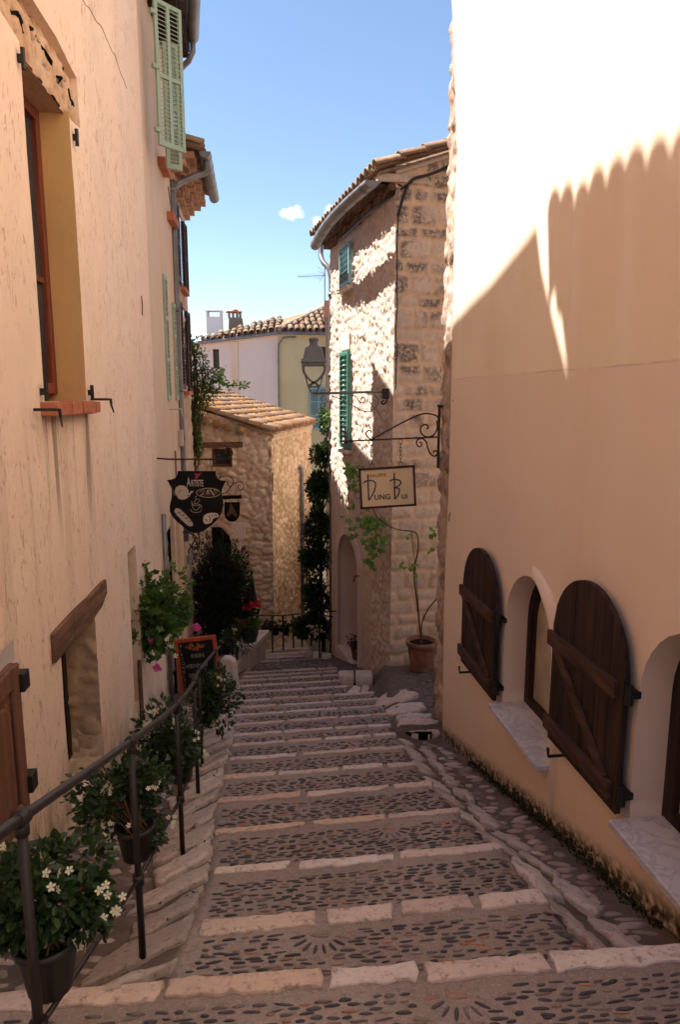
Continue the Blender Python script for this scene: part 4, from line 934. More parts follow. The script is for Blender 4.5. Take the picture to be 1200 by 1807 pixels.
for D0, D1, A, dz in ((4.13, 5.0, A1, 0), (2.33, 3.2, A2, .215)):
    reveal(RH, A, .25, dr, 'reveal', m_rh, rh, smooth=True)
    ins = [(RH.o, 0)]; a, c = sR(D0), sR(D1); r = (c - a) / 2; m = (a + c) / 2; zs = -1.235 + dz - r; K = 16
    outer = A; inner = [(a + .075, -2.30 + dz), (c - .075, -2.30 + dz)] + [(m + (r - .075) * math.cos(PI * i / K), zs + (r - .075) * math.sin(PI * i / K)) for i in range(K + 1)]
    b = MB(); n = len(outer); V = [RH.pt(*p, -.17) for p in outer] + [RH.pt(*p, -.17) for p in inner] + [RH.pt(*p, -.23) for p in inner]
    b.add(V, [(i, (i + 1) % n, n + (i + 1) % n, n + i) for i in range(n)] + [(n + i, n + (i + 1) % n, 2 * n + (i + 1) % n, 2 * n + i) for i in range(n)]); 
    wi = b.build('window', m_black if False else m_darkwood, rh)
    b = MB(); b.prism(inner, RH.o, RH.u, UZ, RH.n, -.225, -.215); b.build('pane', m_pale, wi)
    b = MB(); i2 = [(a + .075 + .03, -2.27), (a + .075 + .05, -2.27), (a + .125, -1.7), (a + .105, -1.7)]; wbox(b, RH, m - .012, m + .012, -2.3 + dz, -1.31 + dz, -.214, -.19); b.build('glazing_bar', m_darkwood, wi)
    b = MB(); b.tube([RH.pt(a + .10, -1.83 + dz, -.17), RH.pt(a + .10, -1.83 + dz, -.13), RH.pt(a + .10, -1.92 + dz, -.12)], .010, 6); b.build('handle', m_iron, wi)
    b = MB(); b.box(RH.o, RH.u, RH.n, UZ, (a - .06, -.235, -2.395 + dz), (c - .005, .125, -2.355 + dz)); b.build('marble_sill', m_marble, rh, bevel=.006)
    # raised plaster band round the near side of the arch
    r1, r0 = r + .085, r + .004; b = MB(); prof = []
    for i in range(0, 18):
        th = PI * .52 + (PI - PI * .52) * i / 17; prof.append((th, max(.004, .026 * min(1, i / 6))))
    V = []; 
    for th, d in prof: V += [RH.pt(m + r0 * math.cos(th), zs + r0 * math.sin(th), d + .012), RH.pt(m + r1 * math.cos(th), zs + r1 * math.sin(th), d + .012), RH.pt(m + (r1 + .008) * math.cos(th), zs + (r1 + .008) * math.sin(th), -.03)]
    for z, wv in ((-2.0 + dz, 1), (-2.4 + dz, 1), (-2.62 + dz, .7), (-2.74 + dz, .3)): V += [RH.pt(m - r0 - (1 - wv) * .04, z, .034 * wv), RH.pt(m - r0 - .078 * wv - (1 - wv) * .04, z, .034 * wv), RH.pt(m - r0 - .086 * wv - (1 - wv) * .04, z, -.03)]
    k = len(V) // 3; b.add(V, [(3 * i + q, 3 * i + 3 + q, 3 * i + 4 + q, 3 * i + 1 + q) for i in range(k - 1) for q in (0, 1)]); b.build('arch_band', m_rh, rh, True)
for D0, D1, dz in ((5.02, 5.86, 0), (3.22, 4.04, .22)):
    P = archpoly(D0, D1, -2.355 + dz, -1.228 + dz, 16); a, c = sR(D0), sR(D1); m = (a + c) / 2; r = (c - a) / 2; zs = -1.228 + dz - r
    b = MB(); k = 6
    for i in range(k):
        x0 = a + (c - a) * i / k + .002; x1 = a + (c - a) * (i + 1) / k - .002; tp = lambda x: zs + math.sqrt(max(0, r * r - (x - m) ** 2))
        xs = np.linspace(x0, x1, 5); b.prism([(x0, -2.355 + dz), (x1, -2.355 + dz)] + [(x, max(-1.9 + dz, tp(x))) for x in xs[::-1]], RH.o, RH.u, UZ, RH.n, .045 + random.uniform(-.001, .001), .078)
    sh = b.build('shutter', m_darkwood, rh, bevel=.003)
    for z0, z1 in ((-1.735 + dz, -1.645 + dz), (-2.29 + dz, -2.20 + dz)):
        b = MB(); wbox(b, RH, a + .045, c + .02, z0, z1, .078, .105)
        for i in range(6):
            for zz in (z0 + .022, z1 - .022): b.tube([RH.pt(a + .10 + i * .13, zz, .104), RH.pt(a + .10 + i * .13, zz, .1075)], [.006, .004], 6)
        b.build('batten', m_battwood, sh, bevel=.004)
    b = MB(); p0, p1 = Vector((a + .11, -2.215 + dz)), Vector((c - .06, -1.72 + dz)); d = (p1 - p0).normalized(); q = Vector((-d.y, d.x)) * .032
    b.prism([tuple(p0 - q), tuple(p0 + q), tuple(p1 + q), tuple(p1 - q)], RH.o, RH.u, UZ, RH.n, .078, .100); b.build('brace', m_battwood, sh, bevel=.004)
    for z in (-1.69 + dz, -2.24 + dz):
        b = MB(); b.tube([RH.pt(a - .02, z - .05, .06), RH.pt(a - .02, z + .05, .06)], .022, 8); wbox(b, RH, a - .03, a + .06, z - .018, z + .018, .0, .06); b.build('hinge', m_iron, sh)
    b = MB(); b.tube([RH.pt(c - .12, -2.42 + dz, -.02), RH.pt(c - .12, -2.42 + dz, .12), RH.pt(c - .13, -2.36 + dz, .13)], .011, 6); b.build('shutter_stay', m_iron, rh)
# mossy growth along the foot of the wall
pos = []; rg = np.random.default_rng(3)
for i in range(3400):
    D = rg.uniform(2.2, 6.6); f = vnoise(np.array([[D * 2.2, 1, 1]]), 4)[0]; 
    if f < -.45: continue
    x = RX(D) - abs(rg.normal(0, .028)) - .005; pos.append((x, D, gz(x, D) - .01 + abs(rg.normal(0, .026)) * (1.0 + f)))
pos = np.array(pos); Vv, Ff = leaves(len(pos), pos, .020, 'small', outward=np.tile((-.5, 0, .8), (len(pos), 1)))
mo = npmesh('wall_moss', Vv, Ff, m_moss, None, False, 'stuff'); mo['label'] = 'dark moss and weeds along the foot of the peach wall'; mo['category'] = 'moss'

# weeds in the joints of the kerb stones
pos = []; rg = np.random.default_rng(9)
for i in range(900):
    y = rg.uniform(2.3, 8.0); l = True; k_ = rg.uniform(-.25, .25); c_ = np.sin(y * 9 + (0 if l else 2)) + .6 * np.sin(y * 23)
    if c_ < .75: continue
    x = float(xl(y)) - .03 - abs(rg.normal(.06, .10)) if l else float(xr(y)) + .20 + rg.normal(.03, .05)
    pos.append((x, y + rg.normal(0, .02), gz(x, y) + .012 + abs(rg.normal(0, .012))))
pos = np.array(pos); Vv, Ff = leaves(len(pos), pos, .017, "small", outward=np.tile((0, -.2, 1.), (len(pos), 1)), jitter=.7)
mo = npmesh('joint_weeds', Vv, Ff, m_moss, None, False, 'stuff'); mo['label'] = 'tiny weeds and moss in the joints of the kerb stones'; mo['category'] = 'weeds'
# ================================================================== block-stone house with the gutter, right of the street end
DB = Fr(.793, 9.75, -.168, 13.52, -1); DF = Fr(.793, 9.75, .793 + 2.6, 9.75 + 2.6 * .2547, 1)
db = thing('stone_house', 'tall rubble and block stone house with curved grey gutter, downpipe and arched doorway', 'house', (.79, 9.75, -4.4))
def arch_xy(a, c, zb, zt, rise, k=12): m = (a + c) / 2; return [(a, zb), (c, zb)] + [(m + (c - a) / 2 * math.cos(PI * i / k), zt - rise + rise * math.sin(PI * i / k)) for i in range(k + 1)]
aD = arch_xy(DB.sD(11.50), DB.sD(12.92), -4.95, -2.50, .62)
ddb0 = rub(.15, .12, .028, 71, .008, .30)
def ddb(s, z):
    n, a = ddb0(s, z); return n + .030 * fbm(s, z, 6, 3, 303) + .020 * np.abs(fbm(s, z, 5, 3, 305)), a
def ddb2(s, z):
    n, a = ddb(s, z); k = sstep(-1.2, -2.4, z + .25 * fbm(s, z, 1.2, 2, 4)) * (1 - sstep(DB.sD(11.3), DB.sD(10.9), s) * 0); k = k * sstep(.75, 1.35, s); return n * (1 - .75 * k), {**a, 'mor': np.maximum(a['mor'], k * .9)}
wall(DB, [(0, -5.8), (DB.L, -5.8), (DB.L, 2.86), (0, 2.86)], [aD], .029, ddb2, 'wall', m_db, db)
reveal(DB, aD, .55, lambda s, z: (s * 0 + .02, {}), 'reveal', m_arch, db, smooth=True)
b = MB(); wbox(b, DB, DB.sD(11.4), DB.sD(13), -5, -2.4, -.6, -.54); b.build('niche_back', m_arch, db)
b = MB(); n = len(aD); m_ = ((aD[0][0] + aD[1][0]) / 2, -3.3); o2 = [(m_[0] + (p[0] - m_[0]) * 1.24, p[1] if p[1] < -4.9 else (m_[1] + (p[1] - m_[1]) * (1.20 if p[1] > m_[1] else 1))) for p in aD]
V = [DB.pt(*p, .045) for p in aD] + [DB.pt(*p, .042) for p in o2] + [DB.pt(p[0] * 1.0, p[1], -.05) for p in o2] + [DB.pt(*p, -.02) for p in aD]
b.add(V, [(i, (i + 1) % n, n + (i + 1) % n, n + i) for i in range(1, n)] + [(n + i, n + (i + 1) % n, 2 * n + (i + 1) % n, 2 * n + i) for i in range(1, n)] + [((i + 1) % n, i, 3 * n + i, 3 * n + (i + 1) % n) for i in range(n)]); b.build('arch_band', m_arch, db)
b = MB(); b.box(DB.o, DB.u, DB.n, UZ, (DB.sD(11.3), -.55, -5.35), (DB.sD(13.1), .04, -4.87)); b.build('threshold', m_arch, db, bevel=.02)
rake = lambda s: 2.98 + .36 * s
wall(DF, [(-.045, -4.9), (2.7, -4.9), (2.7, rake(2.7)), (-.045, 2.95)], [], .028, coursed(81, -5, 4, .028), 'gable_wall', m_quoin, db)
b = MB(); vu = (-DB.n * math.cos(math.radians(19)) + UZ * math.sin(math.radians(19))); tiles(b, DB.pt(-.12, 2.93, .34), DB.u, vu, DB.L + .2, 4.5, pitch=.2, r=.085)
P = lambda s, v, d: DB.pt(s, 2.93, .3) + vu * v + UZ * d
b.hexa([P(-.10, 0, -.04), P(3.9, 0, -.04), P(3.9, 4.5, -.04), P(-.10, 4.5, -.04), P(-.10, 0, 0), P(3.9, 0, 0), P(3.9, 4.5, 0), P(-.10, 4.5, 0)]); b.build('roof', m_tile2, db, True)
b = MB()
for r_ in range(2):
    s = 0
    while s < DB.L: l = random.uniform(.12, .2); wbox(b, DB, s, s + l - .012, 2.74 + r_ * .09, 2.825 + r_ * .09, -.05, .12 + r_ * .12 + random.gauss(0, .015)); s += l
b.build('cornice', m_beam, db)
b = MB(); wbox(b, DF, -.30, .36, 2.83, 2.93, -.1, .05); b.hexa([DF.pt(-.06, 2.96, -.02), DF.pt(2.7, rake(2.7) - .06, -.02), DF.pt(2.7, rake(2.7) - .06, .05), DF.pt(-.06, 2.92, .05), DF.pt(-.06, 3.06, -.02), DF.pt(2.7, rake(2.7) + .08, -.02), DF.pt(2.7, rake(2.7) + .08, .05), DF.pt(-.06, 3.06, .05)]); b.build('verge', m_quoin, db, bevel=.01)
gN = DB.px(657, 318, .46); gF = DB.px(556, 432, .46); g0, g1 = DB.pt(gN[0], gN[1], .46), DB.pt(gF[0], gF[1], .46)
b = MB(); mid = [g0.lerp(g1, t) + DB.n * .10 * math.sin(PI * t) for t in np.linspace(0, 1, 9)]; tube_half(b, mid, .095)
for i in range(1, 9): p = mid[i - 1].lerp(mid[i], .5); tube_half(b, [p - DB.u * .012, p + DB.u * .012], .101, caps=False)
px0 = at(585, 700, 13.6); pipe = [at(567, 430, 13.9), at(566, 449, 13.85), at(570, 462, 13.75), at(580, 474, 13.65), Vector((px0.x, 13.6, at(583, 492, 13.6).z))]
b.tube(spline(pipe, 5) + [Vector((px0.x, 13.6, -5.6))], .052, 10)
for y in (520, 662, 850, 1000): z = at(585, y, 13.6).z; b.tube([(px0.x, 13.6, z - .035), (px0.x, 13.6, z + .035)], .062, 10)
b.build('gutter', m_zinc, db, True)
b = MB(); p = [DF.pt(2.0, rake(2.0) - .12, .07), DF.pt(1.0, rake(1.0) - .13, .08), DF.pt(.45, rake(.45) - .18, .08), DF.pt(.16, 2.86, .08), DF.pt(.05, 2.66, .06), DF.pt(-.02, 2.4, .05)]
b.tube(spline(p), .02, 6); b.build('cable', m_iron, db); b = MB(); b.tube(spline([DF.pt(.16, 2.84, .1), DB.pt(.2, 2.66, .12), DB.pt(1.2, 2.64, .16), DB.pt(2.6, 2.62, .17)]), .018, 6)
b.build('cable', m_iron, db); b = MB(); q = [DF.pt(-.02, 2.4, .05)]
for z in np.linspace(2.0, .1, 8): q.append(DF.pt(-.03 + random.gauss(0, .008), z, .06))
b.tube(q, .010, 5); b.build('cable', m_iron, db)
for (s0, s1, z0, z1, mt, lb) in ((DB.sD(11.92), DB.sD(12.55), 1.88, 2.56, m_blue, 'small pale blue shutter under the eaves'), (DB.sD(11.98), DB.sD(12.54), -.90, .78, m_green, 'tall green shutter')):
    b = MB(); louvres(b, DB.pt(s0, z0, .075), DB.u, DB.n, s1 - s0, z1 - z0, cols=1, rows=1, bar=.05, th=.05, pitch=.085, tilt=-40); b.build('shutter', mt, db, label=lb)
    b = MB(); wbox(b, DB, s0 - .05, s1 + .04, z0 - .09, z0 - .03, 0, .15); b.build('sill', m_db if False else m_arch, db, bevel=.01)
b = MB(); wbox(b, DB, DB.sD(12.05), DB.sD(12.62), .80, 1.10, .0, .055); b.build('lintel', m_arch, db, bevel=.02)
b = MB(); b.tube([DB.pt(DB.sD(11.4), -3.05, .02), DB.pt(DB.sD(11.4), -3.05, .12), DB.pt(DB.sD(11.4), -3.15, .14)], .012, 5); b.build('hook', m_iron, db); b = MB(); b.tube([DB.pt(DB.sD(13.0), -4.2, 0), DB.pt(DB.sD(13.0) - .0, -4.2, .30)], .012, 5); b.build('hook', m_iron, db)

b = MB(); b.hexa([(.10, 13.3, -8), (3.3, 13.0, -8), (3.3, 22, -8), (.35, 22, -8), (.10, 13.3, 2.3), (3.3, 13.0, 2.3), (3.3, 22, 2.3), (.35, 22, 2.3)]); b.build('rear_wing', m_arch, db)
# ================================================================== low cottage with the tiled roof
CF = Fr(-1.62, 15.5, -4.6, 15.15, -1); CR = Fr(-1.62, 15.5, -.92, 21.0, 1)
if CF.n.y > 0: CF.n = -CF.n
ct = thing('stone_cottage', 'low golden stone cottage with a sloping tiled roof and black doorway', 'cottage', (-1.62, 15.5, -6.2))
rk = lambda s: -.84 + .30 * s
def rectpx(fr, x0, y0, x1, y1): a = fr.px(x0, y1); c = fr.px(x1, y0); s0, s1 = sorted((a[0], c[0])); return [(s0, a[1]), (s1, a[1]), (s1, c[1]), (s0, c[1])]
cw = rectpx(CF, 374, 791, 409, 825)
d0, d1 = CF.px(412, 1130), CF.px(372, 930); cd = [(d0[0], -6.4), (d1[0], -6.4), (d1[0], d1[1]), (d0[0] + .22, d1[1]), (d0[0] + .03, d1[1] - .22), (d0[0], d1[1] - .4)]
dcf = rub(.24, .15, .045, 101, .010, .16)
wall(CF, [(-.06, -6.8), (CF.L, -6.8), (CF.L, rk(CF.L) + .1), (-.06, rk(0) + .06)], [cw, cd], .036, dcf, 'wall', m_cot, ct)
reveal(CF, cw, .3, dcf, 'reveal', m_cot, ct); reveal(CF, cd, .35, dcf, 'reveal', m_cot, ct)
wall(CR, [(0, -6.9), (CR.L, -7.5), (CR.L, -.74), (-.02, -.74)], [], .05, rub(.30, .15, .05, 102, .010, .16), 'side_wall', m_cotr, ct)
b = MB(); q0, q1 = CF.pt(CF.L, 0), CF.pt(CF.L, 0) + Vector((.2, 6.2, 0)); b.add([q0 - UZ * 7, q1 - UZ * 7.4, q1 + UZ * .2, q0 + UZ * .2], [(0, 1, 2, 3)]); q2 = CR.pt(CR.L, 0); b.add([q1 - UZ * 7.4, q2 - UZ * 7.4, q2 - UZ * .8, q1 + UZ * .2], [(0, 1, 2, 3)]); b.build('rear_wall', m_cotr, ct)
b = MB(); s0, s1 = cw[0][0], cw[1][0]; frame_rect(b, CF, s0, s1, cw[0][1], cw[2][1], -.15, .06, .06); wi = b.build('window', m_beam, ct)
b = MB(); wbox(b, CF, s0, s1, cw[0][1], cw[2][1], -.24, -.20); b.build('pane', m_glass, wi)
b = MB(); q = rectpx(CF, 358, 781, 428, 790); wbox(b, CF, q[0][0], q[1][0], q[0][1], q[2][1] + .02, -.1, .06); b.build('wooden_beam', m_beam, ct, bevel=.01)
b = MB(); wbox(b, CF, cd[0][0] - .0, cd[1][0] + .1, -6.6, d1[1] + .0, -.42, -.36); b.build('door', m_black, ct)  # black panel stands in for the shade inside the doorway
b = MB()
for i, z in enumerate(np.arange(-6.2, d1[1], .42)): wbox(b, CF, d0[0] - .28 - .06 * (i % 2), d0[0] - .005, z, z + .40, -.05, .035)
b.build('door_jamb_stone', m_arch, ct, bevel=.015)
b = MB(); v = CR.px(470, 850); wbox(b, CR, .05, .11, -2.15, -1.72, -.03, .062); b.build('slit', m_black, ct)  # solid black bar painting the shade of a wall slit
b = MB(); vu = (-CR.n * math.cos(math.radians(16.7)) + UZ * math.sin(math.radians(16.7))); tiles(b, CR.pt(-.22, -.80, .16), CR.u, vu, CR.L + .3, 4.0, pitch=.20, tl=.34, r=.085, jit=.014)
P = lambda s, v, d: CR.pt(s, -.80, .12) + vu * v + UZ * d
b.hexa([P(-.2, 0, -.05), P(5.7, 0, -.05), P(5.7, 4.0, -.05), P(-.2, 4.0, -.05), P(-.2, 0, -.01), P(5.7, 0, -.01), P(5.7, 4, -.01), P(-.2, 4, -.01)])
for i in range(7):                                                   # a row of tile ends under the verge
    s = .62 + i * .26; p = CF.pt(s, rk(s) - .10, -.1); b.tube([p + CF.n * .30, p - CF.n * .1], [.10, .085], 10)
b.build('roof', m_tile, ct, True)
b = MB(); 
for i in range(24): wbox(b, CR, i * .225, i * .225 + .15, -.93, -.82, -.05, .12)
wbox(b, CR, -.02, CR.L, -1.0, -.93, -.05, .07); b.build('cornice', m_cotr, ct)
b = MB(); q_ = CR.px(533, 900, .11); zt_ = CR.px(533, 828, .11)[1]; p = CR.pt(q_[0], zt_, .11); b.tube(spline([p + Vector((-.22, .0, .14)), p + Vector((-.08, 0, .08)), p, p - UZ * .3]) + [Vector((p.x, p.y, -7.2))], .06, 10); b.build('downpipe', m_zinc, ct, True)

# ================================================================== far pink and yellow house
c0 = at(490, 587, 28); c1_ = at(342, 606, 27.9); ez = c0.z
FP = Fr(c0.x, c0.y, c1_.x, c1_.y, -1); FY = Fr(c0.x, c0.y, 2.6, 28.9, 1)
for f_ in (FP, FY):
    if f_.n.y > 0: f_.n = -f_.n
fh = thing('townhouse', 'far pale pink and yellow townhouse under a tiled roof with two chimneys', 'house', (c0.x, c0.y, -9.5))
pw = rectpx(FP, 376, 616, 386, 650)
ezl = c1_.z; ezs = lambda s: ez + (ezl - ez) * s / FP.L
wall(FP, [(0, -10), (FP.L + 4, -10), (FP.L + 4, ezs(FP.L + 4)), (0, ez)], [pw], .35, flat, 'wall', m_pink, fh)
yw = rectpx(FY, 559, 612, 592, 640); ys = rectpx(FY, 546, 684, 579, 758)
wall(FY, [(0, -10), (FY.L, -10), (FY.L, ez), (0, ez)], [yw], .35, flat, 'yellow_wall', m_yellow, fh)
for fr, q in ((FP, pw), (FY, yw)):
    reveal(fr, q, .25, flat, 'reveal', m_beam if fr is FY else m_yellow, fh); b = MB(); wbox(b, fr, q[0][0] - .05, q[1][0] + .05, q[0][1] - .05, q[2][1] + .05, -.3, -.25); wi = b.build('window', m_beam, fh)
    b = MB(); wbox(b, fr, q[0][0] + .06, q[1][0] - .06, q[0][1] + .08, q[2][1] - .08, -.25, -.235); b.build('pane', m_glass, wi)
b = MB(); wbox(b, FY, yw[0][0] - .08, yw[1][0], yw[0][1] - .10, yw[0][1] - .02, 0, .06); b.build('sill', m_beam, fh)
b = MB(); sw = (ys[1][0] - ys[0][0]); louvres(b, FY.pt(ys[0][0], ys[0][1], .04), FY.u, FY.n, sw * .98, ys[2][1] - ys[0][1], cols=2, rows=3, bar=.07, pitch=.065, tilt=-35); b.build('shutter', m_blue, fh)
b = MB(); a, c = FP.px(420, 650)[0], FP.px(408, 650)[0]; wbox(b, FP, a, c, -10, ezs(a) - .15, 0, .03); b.build('plaster_band', m_cream, fh)
b = MB(); b.hexa([FP.pt(0, ez - .12, -.1), FP.pt(FP.L, ezl - .12, -.1), FP.pt(FP.L, ezl - .12, .12), FP.pt(0, ez - .12, .12), FP.pt(0, ez, -.1), FP.pt(FP.L, ezl, -.1), FP.pt(FP.L, ezl, .12), FP.pt(0, ez, .12)]); wbox(b, FY, 0, FY.L, ez - .12, ez, -.1, .12); b.build('cornice', m_cream, fh)
b = MB(); b.tube([FP.pt(-.0, ez - .02, .2), FP.pt(FP.L, ezl - .02, .2)], .07, 8); b.tube([FP.pt(0, ez - .02, .2), FY.pt(.05, ez - .02, .2), FY.pt(FY.L, ez - .02, .2)], .07, 8); b.tube([FY.pt(.7, ez - .16, .1), FY.pt(.2, ez - .2, .1), FY.pt(.02, ez - .45, .08), FY.pt(.0, ez - 1, .06), FY.pt(.0, -9, .06)], .035, 6); b.build('gutter', m_zinc, fh)
A = at(592, 536, 31.2)
def hip(P0, P1, P2, mb, **k):
    eu = (P1 - P0).normalized(); t = P2 - P0; ev = (t - eu * t.dot(eu)).normalized(); L = (P2 - P0).dot(ev); W = (P1 - P0).length; a = t.dot(eu)
    tiles(mb, P0, eu, ev, W, L, keep=lambda u, v: (u > a * v / L - .1) and (u < W - (W - a) * v / L + .1), **k)
    nn = eu.cross(ev); nn = nn if nn.z > 0 else -nn; mb.add([P0 - nn * .03, P1 - nn * .03, P2 - nn * .03], [(0, 1, 2)])
b = MB(); up = UZ * .04
e0, e1, e2 = c0 + FP.n * .12 + FY.n * .12 + up, Vector((c1_.x, c1_.y, ezl)) + FP.n * .2 + up, FY.pt(FY.L, ez, .2) + up
hip(e0, e1, A, b, pitch=.26, tl=.42, r=.11, jit=.012); hip(e0, e2, A + Vector((.0, 0, 0)), b, pitch=.26, tl=.42, r=.11, jit=.012)
b.tube([e0 + UZ * .06, A + UZ * .08], .11, 8); b.build('roof', m_tile2, fh, True)
b = MB(); w0, w1 = at(364, 589, 30.3), at(391, 589, 30.3); zt = at(364, 547, 30.3).z; wd = w1.x - w0.x; B = lambda x0, x1, z0, z1, y0=0, y1=.5: b.box((w0.x, 30.3, 0), (1, 0, 0), (0, 1, 0), UZ, (x0, y0, z0), (x1, y1, z1))
B(0, wd, w0.z - .8, zt - .27); B(0, .07, zt - .27, zt - .04); B(wd - .07, wd, zt - .27, zt - .04); B(-.03, wd + .03, zt - .04, zt, -.03, .53); b.build('chimney', m_chim, fh, bevel=.01)
w0, w1 = at(403, 586, 30.0), at(426, 586, 30.0); zt = at(403, 548, 30.0).z; wd = w1.x - w0.x; b = MB(); B = lambda x0, x1, z0, z1, y0=0, y1=.5: b.box((w0.x, 30.0, 0), (.97, .25, 0), (-.25, .97, 0), UZ, (x0, y0, z0), (x1, y1, z1))
b.hexa([(w0.x - .03, 29.95, w0.z - .6), (w1.x + .12, 30.05, w0.z - .6), (w1.x + .12, 30.6, w0.z - .6), (w0.x - .03, 30.55, w0.z - .6), (w0.x + .03, 30.0, zt - .28), (w1.x - .01, 30.1, zt - .28), (w1.x - .01, 30.5, zt - .28), (w0.x + .03, 30.4, zt - .28)])
for x in (0.03, .2, .37, .5): B(x, x + .07, zt - .29, zt - .06, .02, .08); B(x, x + .07, zt - .29, zt - .06, .32, .38)
cm = b.build('chimney', m_chimb, fh); b = MB(); B(-.06, wd + .04, zt - .06, zt - .02, -.06, .46); b.lathe([(.12, zt - .02), (.13, zt + .05), (.06, zt + .1), (.02, zt + .11)], (w0.x + wd / 2, 30.25, 0), 10); b.build('cap', m_brick, cm)
# a sliver of another house behind the downpipe, carrying the aerial
bh = thing('stone_house', 'sliver of brown stone house behind the long downpipe, with red roof edge', 'house', (-.3, 22.4, -8)); p = at(574, 545, 22)
b = MB(); b.box((p.x, 22, 0), (1, 0, 0), (0, 1, 0), UZ, (0, 0, -8), (3.2, 2.2, p.z - .25)); b.build('wall', m_chimb, bh)
b = MB(); b.box((p.x, 22, 0), (1, 0, 0), (0, 1, 0), UZ, (-.06, -.06, p.z - .25), (3.2, 2.2, p.z - .08)); b.box((p.x, 22, 0), (1, 0, 0), (0, 1, 0), UZ, (-.02, -.04, p.z - .08), (3.2, 2.2, p.z + .25)); b.build('roof', m_brick, bh)
an = thing('tv_antenna', 'thin rake-like television aerial on a mast behind the stone house gutter', 'antenna', (at(573, 560, 21.8).x, 21.8, at(573, 560, 21.8).z))
b = MB(); b.tube([at(573, 560, 21.8), at(573, 470, 21.8)], .018, 6); b.build('mast', m_zinc, an)
b = MB(); l0, l1 = at(526, 488, 21.6), at(576, 486, 21.9); b.tube([l0, l1], .010, 5)
for i in range(13): c_ = l0.lerp(l1, i / 13); b.tube([c_ + Vector((0, 0, -.05 - .004 * i)), c_ + Vector((0, 0, .05 + .004 * i))], .005, 4)
for y0, y1 in ((470, 500), (478, 492)): b.tube([at(560, y0, 21.8), at(573, (y0 + y1) / 2 - 2, 21.8), at(562, y1, 21.8)], .006, 4)
b.build('aerial', m_zinc, an)
X_, Y_ = Vector((1, 0, 0)), Vector((0, 1, 0)); TOWARD = Vector((0, -1, 0))
def scr(poly, D, th): return None
def pxprism(mb, pts, D, d0, d1):                    # an outline facing up the street at depth D, d0..d1 = distance in front
    P = [at(x, y, D) for x, y in pts]; return mb.prism([(p.x, p.z) for p in P], (0, D, 0), X_, UZ, TOWARD, d0, d1)
def flower(mb, c, r, n=5):
    nrm = Vector((random.gauss(0, .5), -1 + random.gauss(0, .4), .5 + random.gauss(0, .4))).normalized(); a = nrm.orthogonal().normalized(); b_ = nrm.cross(a)
    for k in range(n):
        t = 2 * PI * k / n + random.random() * .3; d = a * math.cos(t) + b_ * math.sin(t); e = nrm.cross(d); c = Vector(c)
        mb.add([c, c + d * r * .6 + e * r * .32 + nrm * .15 * r, c + d * r, c + d * r * .6 - e * r * .32 + nrm * .15 * r], [(0, 1, 2, 3)])

# ------------------------------------------------------------------ iron handrail with its posts
RP = [(1.55, -.80), (2.52, -.835), (3.62, -.93), (4.65, -1.06), (5.56, -1.22), (6.55, -1.27)]
RZ = {1.55: -1.04, 2.52: -1.355, 3.62: -1.725, 4.65: -2.04, 5.56: -2.335, 6.55: -2.545}
hr = thing('handrail', 'long black iron handrail descending along the left edge of the steps', 'railing', (RP[0][1], RP[0][0], gz(RP[0][1], RP[0][0])))
path = [Vector((-.76, .9, -.83))] + [Vector((x, y, RZ[y])) for y, x in RP] + [Vector((-1.30, 7.0, -2.66))]
b = MB(); sp_ = spline(path, 6); b.tube(sp_, .0145, 10); b.build('rail', m_rail, hr, True)
for y, x in RP:
    b = MB(); z = RZ[y]; g = gz(x, y) - .05; b.tube([(x, y, g), (x, y, z - .02)], [.0155, .0135], 8)
    b.tube([(x, y, g), (x, y, g + .06)], .021, 8)
    t = Vector((-.09, 1, -.33)).normalized(); b.tube([Vector((x, y, z)) - t * .019, Vector((x, y, z)) + t * .019], .0235, 10); b.tube([(x, y, z - .045), (x, y, z - .012)], .019, 10)
    zc = g + (z - g) * .42; b.tube([Vector((x, y, zc - .022)), Vector((x, y, zc + .022))], .024, 10)
    b.build('post', m_iron, hr, True)
for (y0, x0), (y1, x1) in zip(RP[:4], RP[1:5]):
    b = MB(); g0_, g1_ = gz(x0, y0) - .05, gz(x1, y1) - .05; a = Vector((x0, y0, g0_ + (RZ[y0] - g0_) * .42)); c = Vector((x1, y1, g1_ + (RZ[y1] - g1_) * .42)); m = a.lerp(c, .5); m.z += .0
    b.tube([a, c], .009, 7); b.build('brace_bar', m_rail, hr, True)

